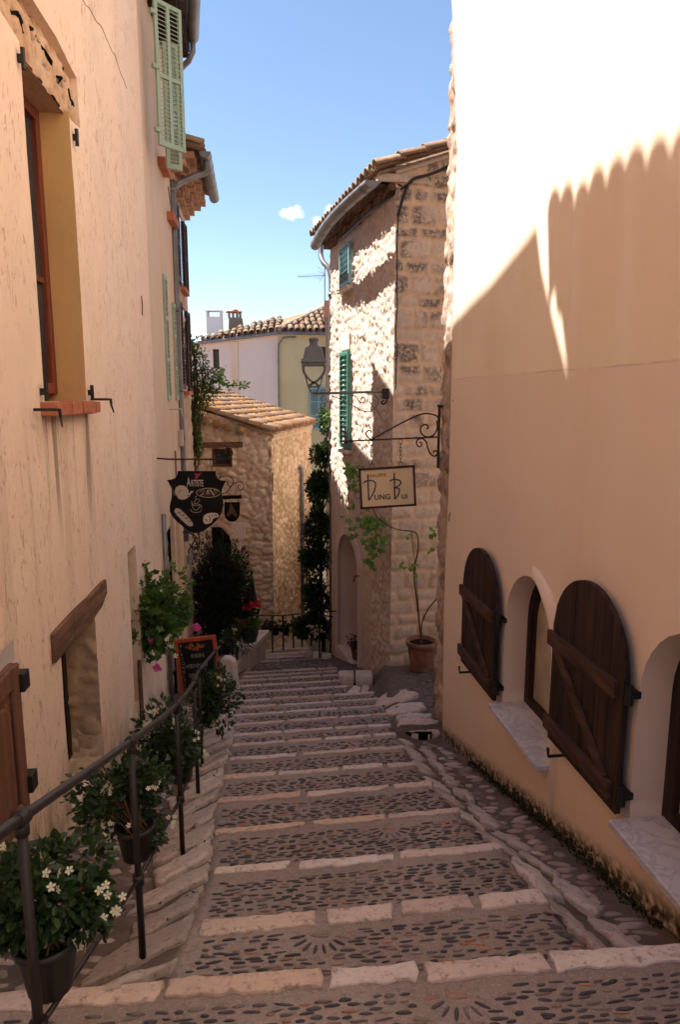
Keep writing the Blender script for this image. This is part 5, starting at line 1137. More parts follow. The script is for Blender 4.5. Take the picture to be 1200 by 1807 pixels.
# ------------------------------------------------------------------ pots of white-flowered shrubs hung on the posts
def pot_plant(label, c, pot_c, r, n, nf, seed, potr=.115, poth=.20, group='white flowered pots on the handrail', lf=.05):
    t = thing('potted_plant', label, 'potted plant', (pot_c[0], pot_c[1], pot_c[2]), group); rg = np.random.default_rng(seed); random.seed(seed)
    b = MB(); b.lathe([(potr * .72, 0), (potr * .98, poth * .86), (potr * 1.08, poth * .87), (potr * 1.08, poth), (potr * .95, poth), (potr * .9, poth * .8)], pot_c, 20); p_ = b.build('pot', m_pot, t, True)
    b = MB(); b.lathe([(potr * .9, poth * .78), (potr * .88, poth * .82)], pot_c, 16); b.build('soil', m_soil, t)
    pos, out_ = clump(n, c, r, .45, 13, .42, seed); V, Ff = leaves(n, pos, lf, 'oval', outward=out_, jitter=.55, up=.7); npmesh('foliage', V, Ff, m_jas, t)
    b = MB(); s_ = Vector(pot_c) + UZ * poth * .8
    for i in range(26): q = Vector(pos[rg.integers(n)].tolist()); b.tube(spline([s_ + Vector((random.gauss(0, .03), random.gauss(0, .03), 0)), s_.lerp(q, .5) + UZ * .05, q], 4), [.004] * 9, 4, False)
    b.build('stems', m_twig, t)
    for i in range(nf):
        b = MB(); k = rg.integers(n); d = Vector((out_[k]).tolist()); d.y = -abs(d.y) ; q = Vector(c) + Vector((d.normalized().x * r[0], d.normalized().y * r[1], d.normalized().z * r[2])) * rg.uniform(.74, .9); 
        for j in range(rg.integers(3, 9)): flower(b, q + Vector((random.gauss(0, .016), random.gauss(0, .016), random.gauss(0, .016))), .0135)
        b.build('flower_cluster', m_fwhite, t)
    return t
p1 = at(82, 1655, 1.70); pot_plant('nearest pot of glossy white flowered shrub, hung low on the first railing post', tuple(at(100, 1560, 1.72)), (p1.x, p1.y, at(80, 1740, 1.70).z), (.205, .17, .19), 2100, 6, 5, .085, .165, lf=.036)
p2 = at(240, 1500, 2.80); pot_plant('white flowered potted shrub behind the second railing post', tuple(at(222, 1420, 2.82)), (p2.x, p2.y, at(240, 1510, 2.80).z), (.26, .20, .25), 1700, 8, 6, .085, .16, lf=.040)
p3 = at(318, 1345, 4.0); pot_plant('white flowered potted shrub in front of the lower window, by the third railing post', tuple(at(312, 1295, 4.05)), (p3.x, p3.y, at(318, 1375, 4.0).z), (.24, .21, .31), 1700, 8, 7, .09, .16, lf=.042)
p4 = at(372, 1240, 5.7); pot_plant('white flowered potted shrub in front of the chalkboard', tuple(at(376, 1236, 5.75)), (p4.x, p4.y, at(372, 1262, 5.7).z), (.24, .21, .33), 1500, 13, 8, .095, .17, lf=.044)

# ------------------------------------------------------------------ trailing geranium on the house wall
c_ = at(272, 1075, 6.75); gp = thing('hanging_basket', 'large trailing green geranium basket with few pink blooms on the peach wall', 'hanging basket', (c_.x - .12, c_.y, c_.z - .28))
pos, out_ = clump(1700, tuple(at(266, 1075, 6.75)), (.45, .33, .54), .4, 24, .34, 21); V, Ff = leaves(1700, pos, .075, 'lobe', outward=out_, jitter=.5, up=.9, droop=.35); npmesh('foliage', V, Ff, m_hang, gp)
b = MB(); b.lathe([(.08, -.30), (.15, -.12), (.16, -.10), (.14, -.10)], (c_.x - .03, c_.y, c_.z - .04), 16); b.build('pot', m_pot, gp, True)
b = MB(); s_ = Vector((c_.x - .03, c_.y, c_.z - .12))
for i in range(40): q = Vector(pos[i * 20].tolist()); b.tube(spline([s_, s_.lerp(q, .5) + UZ * .08, q], 4), .0045, 4, False)
ends = [(348, 1107, 6.6), (276, 1178, 6.5), (262, 1130, 6.45)]
for x, y, D in ends: q = at(x, y, D); b.tube(spline([s_, s_.lerp(q, .6) + UZ * .05, q], 5), .004, 4, False)
b.build('stems', m_light, gp)
for (x, y, D), k in zip(ends, (16, 10, 3)):
    b = MB()
    for i in range(k): flower(b, at(x, y, D) + Vector((random.gauss(0, .016), random.gauss(0, .014), random.gauss(0, .014))), .028)
    b.build('flower_head', m_fpink, gp)
b = MB(); p = at(302, 1135, 6.5)
for i in range(9): flower(b, p + Vector((random.gauss(0, .03), random.gauss(0, .02), random.gauss(0, .05))), .03)
b.build('pale_flowers', m_fwhite, gp)

# ------------------------------------------------------------------ cafe sign on its iron bar
Z8 = 7.95
sg = thing('hanging_sign', 'black shield shaped cafe sign with painted teapot, bread and cup, hanging from an iron bar', 'sign', at(345, 935, Z8))
k = lambda x, y: (270 + x / 6.667, 800 + y / 6.667)
sh_ = [(290, 208), (735, 208), (738, 262), (760, 300), (800, 318), (860, 324), (832, 370), (808, 425), (806, 480), (820, 540), (826, 610), (812, 690), (770, 765), (710, 825), (640, 880), (585, 915), (530, 934), (470, 936), (410, 905), (350, 860), (280, 800), (225, 740), (196, 680), (196, 610), (214, 540), (222, 470), (214, 415), (192, 360), (163, 312), (215, 308), (258, 290), (284, 258)]
b = MB(); pxprism(b, [k(*p) for p in sh_], Z8, -.012, .012); bd = b.build('board', m_signblack, sg, bevel=.003)
def paint(name, polys, mat, d=.0145): 
    b = MB()
    for P in polys: pxprism(b, [k(*p) for p in P], Z8, .0115, d)
    return b.build(name, mat, bd)
def ell(cx, cy, rx, ry, n=24, rot=0): return [(cx + rx * math.cos(2 * PI * i / n) * math.cos(rot) - ry * math.sin(2 * PI * i / n) * math.sin(rot), cy + rx * math.cos(2 * PI * i / n) * math.sin(rot) + ry * math.sin(2 * PI * i / n) * math.cos(rot)) for i in range(n)]
def stroke(mb, pts, w_, d=.0125, D=Z8, kk=k, cl=6, flat_=.4):
    P = [at(*kk(*p), D) - Y_ * d for p in pts]; P = spline(P, cl) if cl > 1 else P; s = D / F / 6.667
    for a, c in zip(P, P[1:]):
        t = (c - a); 
        if t.length < 1e-6: continue
        t.normalize(); q = Vector((-t.z, 0, t.x)) * (w_ * s / 2); a2, c2 = a - t * w_ * s * .2, c + t * w_ * s * .2
        mb.add([a2 - q, c2 - q, c2 + q, a2 + q], [(0, 1, 2, 3)])
paint('teapot', [[(262, 470), (258, 430), (275, 395), (310, 376), (360, 376), (400, 400), (418, 440), (420, 470), (440, 455), (445, 440), (470, 440), (474, 452), (450, 470), (430, 500), (410, 520), (380, 538), (340, 545), (300, 530)]], m_crs)
b = MB(); stroke(b, [(268, 460), (235, 440), (218, 400), (228, 372), (250, 365), (272, 385), (272, 400)], 12); stroke(b, [(262, 490), (240, 460), (232, 435)], 10)
stroke(b, [(455, 560), (470, 640), (505, 665), (540, 640), (552, 605)], 7); stroke(b, [(455, 600), (500, 592), (552, 602), (500, 614), (455, 600)], 7); stroke(b, [(552, 612), (572, 610), (566, 640), (545, 645)], 6); stroke(b, [(442, 655), (455, 680), (505, 694), (555, 682), (572, 658)], 7)
stroke(b, [(500, 590), (486, 565), (510, 548), (498, 515), (515, 500)], 7); stroke(b, [(512, 585), (545, 560), (548, 540), (522, 535), (500, 545)], 6)
stroke(b, ell(652, 462, 140, 54, 20) + [ell(652, 462, 140, 54, 20)[0]], 7, cl=2)
b.build('outline_drawing', m_crs, bd)
b = MB(); 
for p in ([(300, 470), (315, 440), (340, 430)], [(395, 490), (405, 500), (418, 488)]): stroke(b, p, 6, .0155)
for i in range(4): stroke(b, [(292 + i * 42, 688 + i * 33), (312 + i * 42, 700 + i * 33), (330 + i * 42, 680 + i * 33)], 8, .0155)
for p in ([(655, 735), (675, 760), (665, 800)], [(690, 720), (700, 745)], [(720, 730), (740, 720), (748, 742)], [(610, 770), (640, 790)]): stroke(b, p, 9, .0155)
b.build('dark_detail', m_signblack, bd)
paint('baguette', [[(262, 650), (285, 642), (320, 655), (380, 710), (440, 775), (472, 825), (468, 850), (440, 856), (400, 840), (340, 785), (280, 725), (250, 680)]], m_crs)
paint('croissant', [[(590, 760), (600, 730), (640, 705), (690, 698), (745, 700), (775, 725), (765, 752), (730, 752), (705, 770), (690, 810), (650, 828), (610, 828), (592, 800)]], m_cr)
paint('pizza', [ell(655, 462, 118, 42)], m_brownfr, .0135)
b = MB(); stroke(b, [(560, 440), (585, 425), (605, 440), (580, 455)], 14, .0145); stroke(b, [(630, 480), (645, 430), (660, 480)], 10, .0145); stroke(b, [(670, 425), (720, 490)], 14, .0145); stroke(b, [(720, 420), (760, 440), (740, 462), (722, 440)], 14, .0145); stroke(b, [(560, 495), (600, 470)], 10, .0145); b.build('topping', m_cr, bd)
paint('red_mark', [[(487, 292), (520, 296), (545, 262), (574, 228), (530, 240), (522, 250), (505, 232), (488, 240), (500, 258), (508, 272)]], m_crim)
b = MB(); o = at(*k(400, 385), Z8) - Y_ * .0135; s = Z8 / F / 6.667
b.text('A', 150 * s * 1.0, o, X_, UZ, TOWARD, .001, .42, bold=.001); b.text('RTISTE', 110 * s, o + X_ * 50 * s, X_, UZ, TOWARD, .001, .44, bold=.001); b.build('lettering', m_white, bd)
b = MB(); b.tube([at(272, 808.5, Z8)] + [at(x, 810.5, Z8) for x in (300, 350, 380, 400)] + spline([at(400, 810.5, Z8), at(408, 804, Z8), at(409, 796, Z8), at(403, 790, Z8), at(397, 794, Z8), at(400, 800, Z8)], 4), .010, 6); b.build('iron_bar', m_brownfr, sg, True)
for x in (321, 373):
    b = MB(); q = at(x, 816, Z8)
    for i, (dz, r) in enumerate(((0, .05), (-.07, .03))): b.tube([q + Vector((math.cos(t) * .014 * (1 if i == 0 else .2), math.sin(t) * .012 * i, dz + math.sin(t) * r * (1 - .3 * i))) for t in np.linspace(0, 2 * PI, 13)], .004, 5, False)
    b.build('chain', m_brownfr, sg)

# ------------------------------------------------------------------ little dark sign further down with its scroll bracket
D2 = 11.2; s2 = thing('hanging_sign', 'small black U shaped sign with faint gold figure beneath a scrolled bracket', 'sign', at(408, 921, D2))
U = [(395.5, 886), (423, 886), (423, 905), (421, 913), (416, 919), (409, 921), (402, 919), (397, 913), (395.5, 905)]
b = MB(); pxprism(b, U, D2, -.01, .01); bd2 = b.build('board', m_signblack, s2, bevel=.003)
b = MB(); pxprism(b, [(405, 890), (408, 888), (410, 893), (414, 900), (418, 908), (417, 914), (413, 909), (409, 905), (405, 910), (401, 911), (400, 906), (404, 902), (405, 897)], D2, .0095, .013); b.build('gold_figure', m_gold, bd2)
b = MB(); pxprism(b, [(390, 874.5), (426, 873.5), (426, 880), (390, 881)], D2, -.012, .012)
for x in (398, 420): b.tube([at(x, 879, D2), at(x, 887, D2)], .005, 5)
b.build('top_bar', m_signblack, s2)
b = MB()
def scroll(mb, pts, D, r=.007, k=6): mb.tube(pxpath(pts, D, k), r, 6)
scroll(b, [(330, 872), (360, 874), (392, 871), (402, 866), (410, 855), (418, 851), (426, 851), (430, 858), (427, 864), (421, 863), (420, 857), (424, 856)], D2)
scroll(b, [(384, 836), (389, 835), (389, 841), (385, 845), (392, 841), (402, 840), (411, 846), (410, 856), (403, 857), (400, 851), (404, 849)], D2); scroll(b, [(330, 846), (372, 845), (385, 845)], D2); b.tube([at(424, 864, D2), at(424, 875, D2)], .005, 5)
b.build('scroll_bracket', m_iron, s2, True)

# ------------------------------------------------------------------ gallery sign
D7 = 6.98; gs_ = thing('hanging_sign', 'cream rectangular gallery sign with blue lettering, hanging by chains from a scrolled iron bracket', 'sign', at(684, 893, D7))
b = MB(); P = [(634.5, 828.5), (730, 822.5), (733, 890.5), (638, 896.5)]; pxprism(b, P, D7, -.008, .008); gbd = b.build('board', m_gal, gs_)
b = MB(); P4 = [at(x, y, D7) for x, y in P]
for a, c in zip(P4, P4[1:] + P4[:1]): t = (c - a).normalized(); q = Vector((-t.z, 0, t.x)); b.box(a, t, q, TOWARD, (-.008, -.011, -.012), ((c - a).length + .008, .011, .016))
b.build('frame', m_brownfr, gs_)
kg = lambda x, y: (600 + x / 6, 700 + y / 6)
ux = (at(730, 822.5, D7) - at(634.5, 828.5, D7)).normalized(); uy = Vector((-ux.z, 0, ux.x)); sg6 = D7 / F / 6
b = MB(); b.text('GALERIE', 50 * sg6, at(*kg(305, 853), D7) - Y_ * .0095, ux, uy, TOWARD, .001, .98, space=1.03, bold=.0006); b.build('lettering', m_red, gbd, label='red lettering')
b = MB()
def st6(pts, w_, cl=6):
    P = [at(*kg(*p), D7) - Y_ * .0105 for p in pts]; P = spline(P, cl) if cl > 1 else P
    b.tube([p for p in P], w_ * sg6 / 2, 5)
st6([(293, 822), (297, 900), (300, 1000), (304, 1096)], 15); st6([(246, 912), (270, 896), (310, 886), (345, 888), (372, 910), (374, 950), (360, 1000), (335, 1050), (304, 1094)], 13)
st6([(573, 806), (575, 900), (577, 1000), (581, 1084)], 15); st6([(526, 892), (560, 876), (605, 878), (640, 892), (640, 920), (615, 945), (568, 966)], 13); st6([(568, 966), (610, 966), (630, 985), (622, 1025), (600, 1060), (581, 1082)], 13)
b.text('UNG', 78 * sg6, at(*kg(362, 1092), D7) - Y_ * .0095, ux, uy, TOWARD, .001, 1.0, space=1.05, bold=.0016); b.text('UI', 66 * sg6, at(*kg(650, 1079), D7) - Y_ * .0095, ux, uy, TOWARD, .001, 1.05, space=1.1, bold=.0016)
b.build('lettering', m_navy, gbd, label='blue lettering')
b = MB()
scroll(b, [(776, 746), (772, 735), (762, 731), (748, 730), (730, 736), (706, 748), (680, 762), (655, 776)], D7, .008)
scroll(b, [(655, 776), (649, 771), (646, 765), (650, 760), (655, 761), (655, 764)], D7, .007)
scroll(b, [(771, 742), (772, 755), (766, 767), (755, 771), (746, 767), (742, 757), (747, 750), (754, 750), (756, 755), (753, 757)], D7, .008)
scroll(b, [(735, 783), (737, 776), (746, 774), (753, 781), (755, 790), (760, 801), (767, 805), (772, 801), (771, 796), (766, 796), (766, 799)], D7, .008); scroll(b, [(735, 783), (739, 788), (744, 786), (744, 781), (740, 781)], D7, .007)
b.tube([at(772, 771, D7), at(612, 778.5, D7)], .008, 6); a = at(605, 779.5, D7); c = at(616, 778.5, D7); b.tube([a, a.lerp(c, .55), c], [.002, .028, .006], 4)
b.build('bracket', m_brownfr, gs_, True)
b = MB(); a, c = at(774, 716, D7), at(775, 826, D7); b.box(((a.x + c.x) / 2, D7, 0), X_, Y_, UZ, (-.012, -.012, c.z), (.012, .02, a.z)); b.box((a.x, D7, a.z), X_, Y_, UZ, (-.01, -.01, -.01), (.12, .012, .012)); b.tube([at(774, 718, D7), at(786, 716, D7 - .05)], .012, 6); b.build('wall_plate', m_iron, gs_)
for x0, y0, x1, y1 in ((655, 779, 656, 826), (707, 776, 707, 823)):
    b = MB(); a, c = at(x0, y0, D7), at(x1, y1, D7); n = 7; L_ = (c - a) / n
    for i in range(n):
        ct_ = a + L_ * (i + .5); hl = L_.length * .62; f = i % 2; r = .021 if i in (0, n - 1) else .010
        b.tube([ct_ + Vector((math.cos(t) * r * (1 - .8 * f), math.cos(t) * r * .8 * f, math.sin(t) * hl)) for t in np.linspace(0, 2 * PI, 11)], .0032, 5, False)
    b.build('chain', m_brownfr, gs_)

# ------------------------------------------------------------------ street lamp on its bracket
D9 = 9.72; lp = thing('street_lamp', 'grey wall lantern with crossed curved bars on a long scrolled bracket', 'street lamp', at(683, 700, D9))
b = MB(); cx = at(554, 640, D9).x; z = lambda y: at(554, y, D9).z; R = lambda px: px * D9 / 1217
b.lathe([(R(3), z(595.5)), (R(8.5), z(597)), (R(9.5), z(600)), (R(7.5), z(603)), (R(7), z(607)), (R(8), z(609)), (R(11), z(612)), (R(12), z(614))][::-1], (cx, D9, 0), 16)
def sq(mb, r0, z0, r1, z1): 
    mb.hexa([(cx + sx * r0, D9 + sy * r0, z0) for sx, sy in ((-1, -1), (1, -1), (1, 1), (-1, 1))] + [(cx + sx * r1, D9 + sy * r1, z1) for sx, sy in ((-1, -1), (1, -1), (1, 1), (-1, 1))])
sq(b, R(18.5), z(635), R(14), z(613)); sq(b, R(23), z(640), R(20), z(634)); sq(b, R(20), z(646), R(21), z(640))
hd = b.build('hood', m_lamp, lp, bevel=.006)
b = MB()
for sx in (-1, 1):
    for sy in (-1, 1): b.tube([(cx + sx * R(19.5), D9 + sy * R(19.5), z(644)), (cx + sx * R(11), D9 + sy * R(11), z(681))], .006, 5)
for sy in (-1, 1):
    for sx in (-1, 1):
        P = [(cx + sx * R(19), z(645)), (cx + sx * R(17), z(658)), (cx + sx * R(7), z(671)), (cx - sx * R(3), z(677)), (cx - sx * R(10), z(681.5))]; P = spline([Vector((x, D9 + sy * R(12), zz)) for x, zz in P], 4)
        for a, c in zip(P, P[1:]): t = (c - a).normalized(); q = Vector((-t.z, 0, t.x)); b.box(a, t, q, Y_, (-.003, -.014, -.01), ((c - a).length + .003, .014, .01))
sq(b, R(11), z(684), R(11), z(681)); b.build('cage', m_lamp, lp)
b = MB(); b.tube(spline([Vector((cx - R(9), D9, z(684))), Vector((cx - R(6), D9, z(691))), Vector((cx, D9, z(694))), Vector((cx + R(6), D9, z(690))), Vector((cx + R(8), D9, z(683)))], 5), .010, 6); b.tube([(cx, D9, z(692)), (cx, D9, z(701))], [.012, .004], 6)
b.tube([at(556, 694.5, D9), at(683, 691, D9)], .017, 8)
scroll(b, [(584, 698), (600, 704), (622, 715), (640, 725), (654, 726), (664, 718), (668, 706), (660, 695)], D9, .007)
scroll(b, [(618, 697), (628, 700), (634, 708), (641, 711), (644, 705), (640, 701), (636, 705)], D9, .007); scroll(b, [(572, 697), (567, 703), (571, 711), (578, 707), (574, 703)], D9, .006); scroll(b, [(574, 710), (573, 719)], D9, .007, 1)
scroll(b, [(652, 708), (657, 716), (666, 726), (676, 740), (684, 750), (686, 762), (676, 766), (668, 760), (672, 753), (678, 757)], D9, .006)
b.build('bracket', m_lamp, lp, True)
b = MB(); a = at(678, 690, D9); b.box((a.x, D9, a.z), X_, Y_, UZ, (-.03, -.03, -.11), (.07, .05, .035)); scroll(b, [(674, 703), (680, 700), (683, 707), (677, 713), (673, 710), (678, 706)], D9 - .03, .012); b.build('wall_box', m_iron, lp, bevel=.008)

# ------------------------------------------------------------------ big terracotta pot with its grapevine
tp = at(743, 1190, 9.30); tz = gz(tp.x, tp.y); tp.z = min(tp.z, tz + .02) if False else tz
vn = thing('potted_vine', 'terracotta pot holding a thin grapevine trained up the block stone wall', 'potted plant', (tp.x, tp.y, tz))
b = MB(); h = .47; b.lathe([(.150, -.02), (.158, .05), (.172, .18), (.178, .20), (.178, .225), (.185, .24), (.196, .36), (.198, .375), (.222, .385), (.226, .44), (.215, .455), (.195, .455), (.188, .40)], (tp.x, tp.y, tz), 28); pt_ = b.build('pot', m_terra, vn, True)
b = MB(); b.lathe([(.19, .40), (.17, .41)], (tp.x, tp.y, tz), 18); b.build('soil', m_soil, vn)
b = MB(); D = 9.40; base_ = Vector((tp.x, tp.y, tz + .38))
st = [base_] + [at(*q) for q in ((742, 1115, 9.42), (736, 1060, 9.6), (731, 1010, 9.68), (738, 970, 9.7), (737, 945, 9.7), (728, 938, 9.65), (705, 935, 9.62), (690, 930, 9.55))]; b.tube(spline(st, 5), [.016 - .00025 * i for i in range(41)], 6)
b.tube(spline([base_, at(745, 1100, 9.45), at(756, 1075, 9.5), at(774, 1053, 9.6)], 4), .011, 5); b.tube(spline([base_, at(738, 1060, 9.55), at(733, 1000, 9.65), at(727, 950, 9.67), at(726, 938, 9.67)], 4), .005, 5)
b.tube(spline([at(690, 930, 9.55), at(668, 915, 9.7), at(655, 890, 10.0), at(640, 850, 10.5)], 5), .008, 5); b.build('stems', m_twig, vn)
pos = []
for (x, y, D, sx, sy, k) in ((625, 825, 11.0, 9, 10, 22), (628, 858, 10.9, 9, 14, 22), (618, 878, 10.9, 8, 10, 9), (640, 915, 10.2, 14, 10, 26), (660, 925, 9.75, 14, 12, 34), (668, 945, 9.72, 10, 12, 22), (625, 935, 10.4, 10, 6, 8), (660, 970, 9.75, 8, 10, 16), (650, 985, 9.8, 6, 6, 5), (657, 1000, 9.85, 5, 5, 4), (726, 943, 9.6, 4, 4, 5), (715, 997, 9.6, 4, 3, 3), (727, 995, 9.6, 4, 3, 3), (735, 1010, 9.6, 3, 3, 2), (763, 940, 9.62, 5, 6, 7), (766, 958, 9.62, 5, 7, 7)):
    for i in range(k): q = at(x + random.gauss(0, sx), y + random.gauss(0, sy), D + random.gauss(0, .05)); pos.append(q[:])
pos = np.array(pos); V, Ff = leaves(len(pos), pos, .098, 'lobe', outward=np.tile((-.4, -.8, -.5), (len(pos), 1)), jitter=.6, up=.6, droop=.5); npmesh('foliage', V, Ff, m_vine, vn)

# ------------------------------------------------------------------ chalkboard
QD = 8.7; P = [at(307, 1129, QD), at(384, 1120, QD), at(392, 1236, QD), at(322, 1246, QD)]
ck = thing('chalkboard', 'orange framed chalkboard menu standing behind the flowered pots', 'chalkboard', ((P[2].x + P[3].x) / 2, QD, P[3].z)); ux = (P[1] - P[0]).normalized(); uy = (P[0] - P[3]); hh = uy.length; uy.normalize(); ww = (P[1] - P[0]).length; nn = ux.cross(uy).normalized(); nn = nn if nn.y < 0 else -nn; o = P[3]
ww = .56; B = lambda mb, a, c: mb.box(o, ux, uy, nn, a, c)
b = MB(); B(b, (.03, .03, -.012), (ww - .03, hh - .03, .006)); bdc = b.build('board', m_board, ck)
b = MB(); B(b, (0, 0, -.02), (.045, hh, .02)); B(b, (ww - .045, 0, -.02), (ww, hh, .02)); B(b, (.045, hh - .05, -.02), (ww - .045, hh, .02)); B(b, (.045, 0, -.02), (ww - .045, .05, .02)); b.build('frame', m_orange, ck, bevel=.004)
b = MB(); T = lambda t, s, x, y, xs=1: b.text(t, s, o + ux * x + uy * y + nn * .0075, ux, uy, nn, .0008, xs)
T('PAIN', .085, .20, hh - .285, .95); T('VIENNOI', .08, .11, hh - .42, .95); T('SPA', .08, .135, hh - .555, 1); T('T', .08, .16, hh - .68); T('C', .08, .185, hh - .80)
for i, ch_ in enumerate('AIRCONDITION'): T(ch_, .06, .06, hh - .115 - i * .062, .9)
b.build('chalk_writing', m_chalk, bdc)
b = MB(); 
for i in range(22): a = random.uniform(0, 2 * PI); rr = random.random() ** .5; b.blob(o + ux * (.27 + .12 * rr * math.cos(a)) + uy * (hh - .125 + .05 * rr * math.sin(a)) + nn * .008, (.028, .006, .018), i, .3, 1)
b.build('pastry_picture', m_food, bdc)
b = MB(); 
for x in (.03, ww - .06): b.box(o + nn * -.02, ux, uy, nn, (x, -.02, -.35), (x + .03, .0, 0)); 
b.box(o, ux, (uy * .93 - nn * -.0).normalized(), nn, (0.02, .0, -.03), (ww - .02, hh - .05, -.02)); b.build('back_leg', m_orange, ck)

# ------------------------------------------------------------------ things along the far left of the street
wx = at(405, 1230, 8.6); wz = gz(wx.x, 8.6); ws_ = MB(); P = [at(x, y, 8.6) for x, y in ((389, 1163), (396, 1159), (408, 1160), (415, 1167), (423, 1228), (404, 1238), (392, 1238))]
ws_.prism([(p.x, p.z) for p in P], (0, 8.6, 0), X_, UZ, TOWARD, -.10, .06)
tag(ws_.build('standing_stone', m_white, None, bevel=.03), 'rounded white stone slab standing on edge beside the steps', 'stone')
lw = MB(); pts = [at(418, 1168, 11.6), at(440, 1176, 11.2), at(453, 1150, 12.6), at(462, 1127, 13.4), at(458, 1116, 13.6), at(440, 1118, 13.4), at(418, 1130, 12.6)]
zt = lambda p: p.z
a = Vector((-1.86, 11.05, 0)); c = Vector((-1.62, 13.4, 0)); g0 = gz(-1.7, 11.2) - .1
for i, (yy0, yy1, z_) in enumerate(((11.0, 11.75, -4.53), (11.78, 12.5, -4.60), (12.53, 13.3, -4.72))):
    lw.hexa([(-2.45, yy0, g0 - 1), (-1.76 + .10 * i, yy0, g0 - 1), (-1.68 + .08 * i, yy1, g0 - 1.2), (-2.45, yy1, g0 - 1.2), (-2.45, yy0, z_), (-1.76 + .10 * i, yy0, z_), (-1.68 + .08 * i, yy1, z_), (-2.45, yy1, z_)])
tag(lw.build('low_wall', m_kerb, None, bevel=.03), 'low pinkish stone wall by the steps, carrying plant pots', 'wall')
cp_ = MB(); cp_.hexa([(-2.1, 12.2, -4.74), (-1.60, 12.3, -4.74), (-1.46, 13.5, -4.88), (-1.9, 13.5, -4.88), (-2.1, 12.2, -4.63), (-1.60, 12.3, -4.62), (-1.46, 13.5, -4.77), (-1.9, 13.5, -4.77)])
tag(cp_.build('coping_stone', m_nose, None, bevel=.02), 'pale coping slab with a rounded end on top of the low wall', 'stone')
# dark shrub in front of the cottage door
bc = at(385, 1060, 11.6); bu = thing('shrub', 'tall nearly black conifer-like shrub standing before the cottage doorway', 'shrub', (bc.x, bc.y, -4.75))
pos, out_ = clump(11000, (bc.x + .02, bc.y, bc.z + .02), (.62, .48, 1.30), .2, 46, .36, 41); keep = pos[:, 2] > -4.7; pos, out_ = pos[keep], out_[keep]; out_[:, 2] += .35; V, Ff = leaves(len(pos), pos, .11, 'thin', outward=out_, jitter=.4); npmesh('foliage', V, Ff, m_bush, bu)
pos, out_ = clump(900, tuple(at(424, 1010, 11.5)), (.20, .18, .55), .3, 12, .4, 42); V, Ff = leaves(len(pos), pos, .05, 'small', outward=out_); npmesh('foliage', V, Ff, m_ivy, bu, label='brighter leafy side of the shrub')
b = MB(); b.tube([(bc.x, bc.y, -4.9), (bc.x, bc.y, bc.z + .6)], [.06, .02], 7)
for i in range(30): q = Vector(pos[i * 10].tolist()); b.tube([(bc.x, bc.y, min(q.z - .2, bc.z)), q], .008, 4)
b.build('trunk', m_twig, bu)
# folded parasol
um = thing('parasol', 'small folded dark parasol leaning among the pots', 'parasol', at(443, 1085, 11.9)); b = MB(); tp_ = at(444, 1010, 11.9); n = 14
V = [tp_]; zb = at(440, 1068, 11.9).z
for kx in range(n): t = 2 * PI * kx / n; r = .105 * (1 + .28 * (-1) ** kx); V.append(Vector((tp_.x - .03 + r * math.cos(t), 11.9 + r * math.sin(t), zb + random.uniform(-.05, .03))))
b.add(V, [(0, 1 + kx, 1 + (kx + 1) % n) for kx in range(n)]); b.build('canopy', m_brownsh, um); b = MB(); b.tube([tp_ + UZ * .04, Vector((tp_.x - .03, 11.9, -4.45))], .012, 6); b.build('pole', m_iron, um)
# red flowers and green pot
rf = thing('potted_plant', 'bright red geranium in a terracotta pot near the cottage corner', 'potted plant', at(427, 1110, 11.7)); b = MB(); q = at(424, 1112, 11.7); b.lathe([(.10, 0), (.135, .2), (.15, .21), (.15, .26), (.12, .26)], q, 16); b.build('pot', m_terra, rf, True)
pos, out_ = clump(220, tuple(at(432, 1082, 11.7)), (.22, .15, .12), .3, 7, .45, 44); V, Ff = leaves(220, pos, .07, 'lobe', outward=out_); npmesh('foliage', V, Ff, m_ivy, rf)
for (x, y) in ((443, 1066), (440, 1075), (455, 1064), (457, 1070), (446, 1070), (430, 1073)):
    b = MB()
    for i in range(11): flower(b, at(x + random.gauss(0, 1.8), y + random.gauss(0, 1.5), 11.55 + random.gauss(0, .02)), .028)
    b.build('flower_head', m_fred, rf)
gpn = thing('potted_plant', 'pale green leafy plant in a dark green glazed pot on the low wall', 'potted plant', at(440, 1128, 12.0)); b = MB(); q = at(440, 1128, 12.0); b.lathe([(.13, -.03), (.17, .12), (.18, .24), (.19, .25), (.17, .27)], q, 18); b.build('pot', m_potg, gpn, True)
pos, out_ = clump(260, tuple(at(446, 1096, 11.95)), (.17, .14, .11), .3, 9, .42, 45); V, Ff = leaves(260, pos, .05, 'lobe', outward=out_, up=1); npmesh('foliage', V, Ff, m_light, gpn)
# short railing with white flowers at the top of the low wall
r2 = thing('railing', 'short black railing with three posts in front of the dark shrub', 'railing', at(411, 1165, 10.6)); 
for x in (402, 410, 418): b = MB(); b.tube([at(x, 1168 - (x - 402) * .2, 10.6), at(x, 1102 + (418 - x) * .35, 10.6)], .017, 6); b.build('post', m_iron, r2)
b = MB(); b.tube([at(394, 1112, 10.6), at(404, 1106, 10.6), at(419, 1101, 10.6)], .016, 6); b.build('rail', m_iron, r2)
pot_plant('small white flowered shrub in a pot beside the short railing', tuple(at(410, 1125, 10.4)), tuple(at(398, 1150, 10.4)), (.21, .17, .20), 420, 8, 47, .11, .18, 'pots with white flowers')
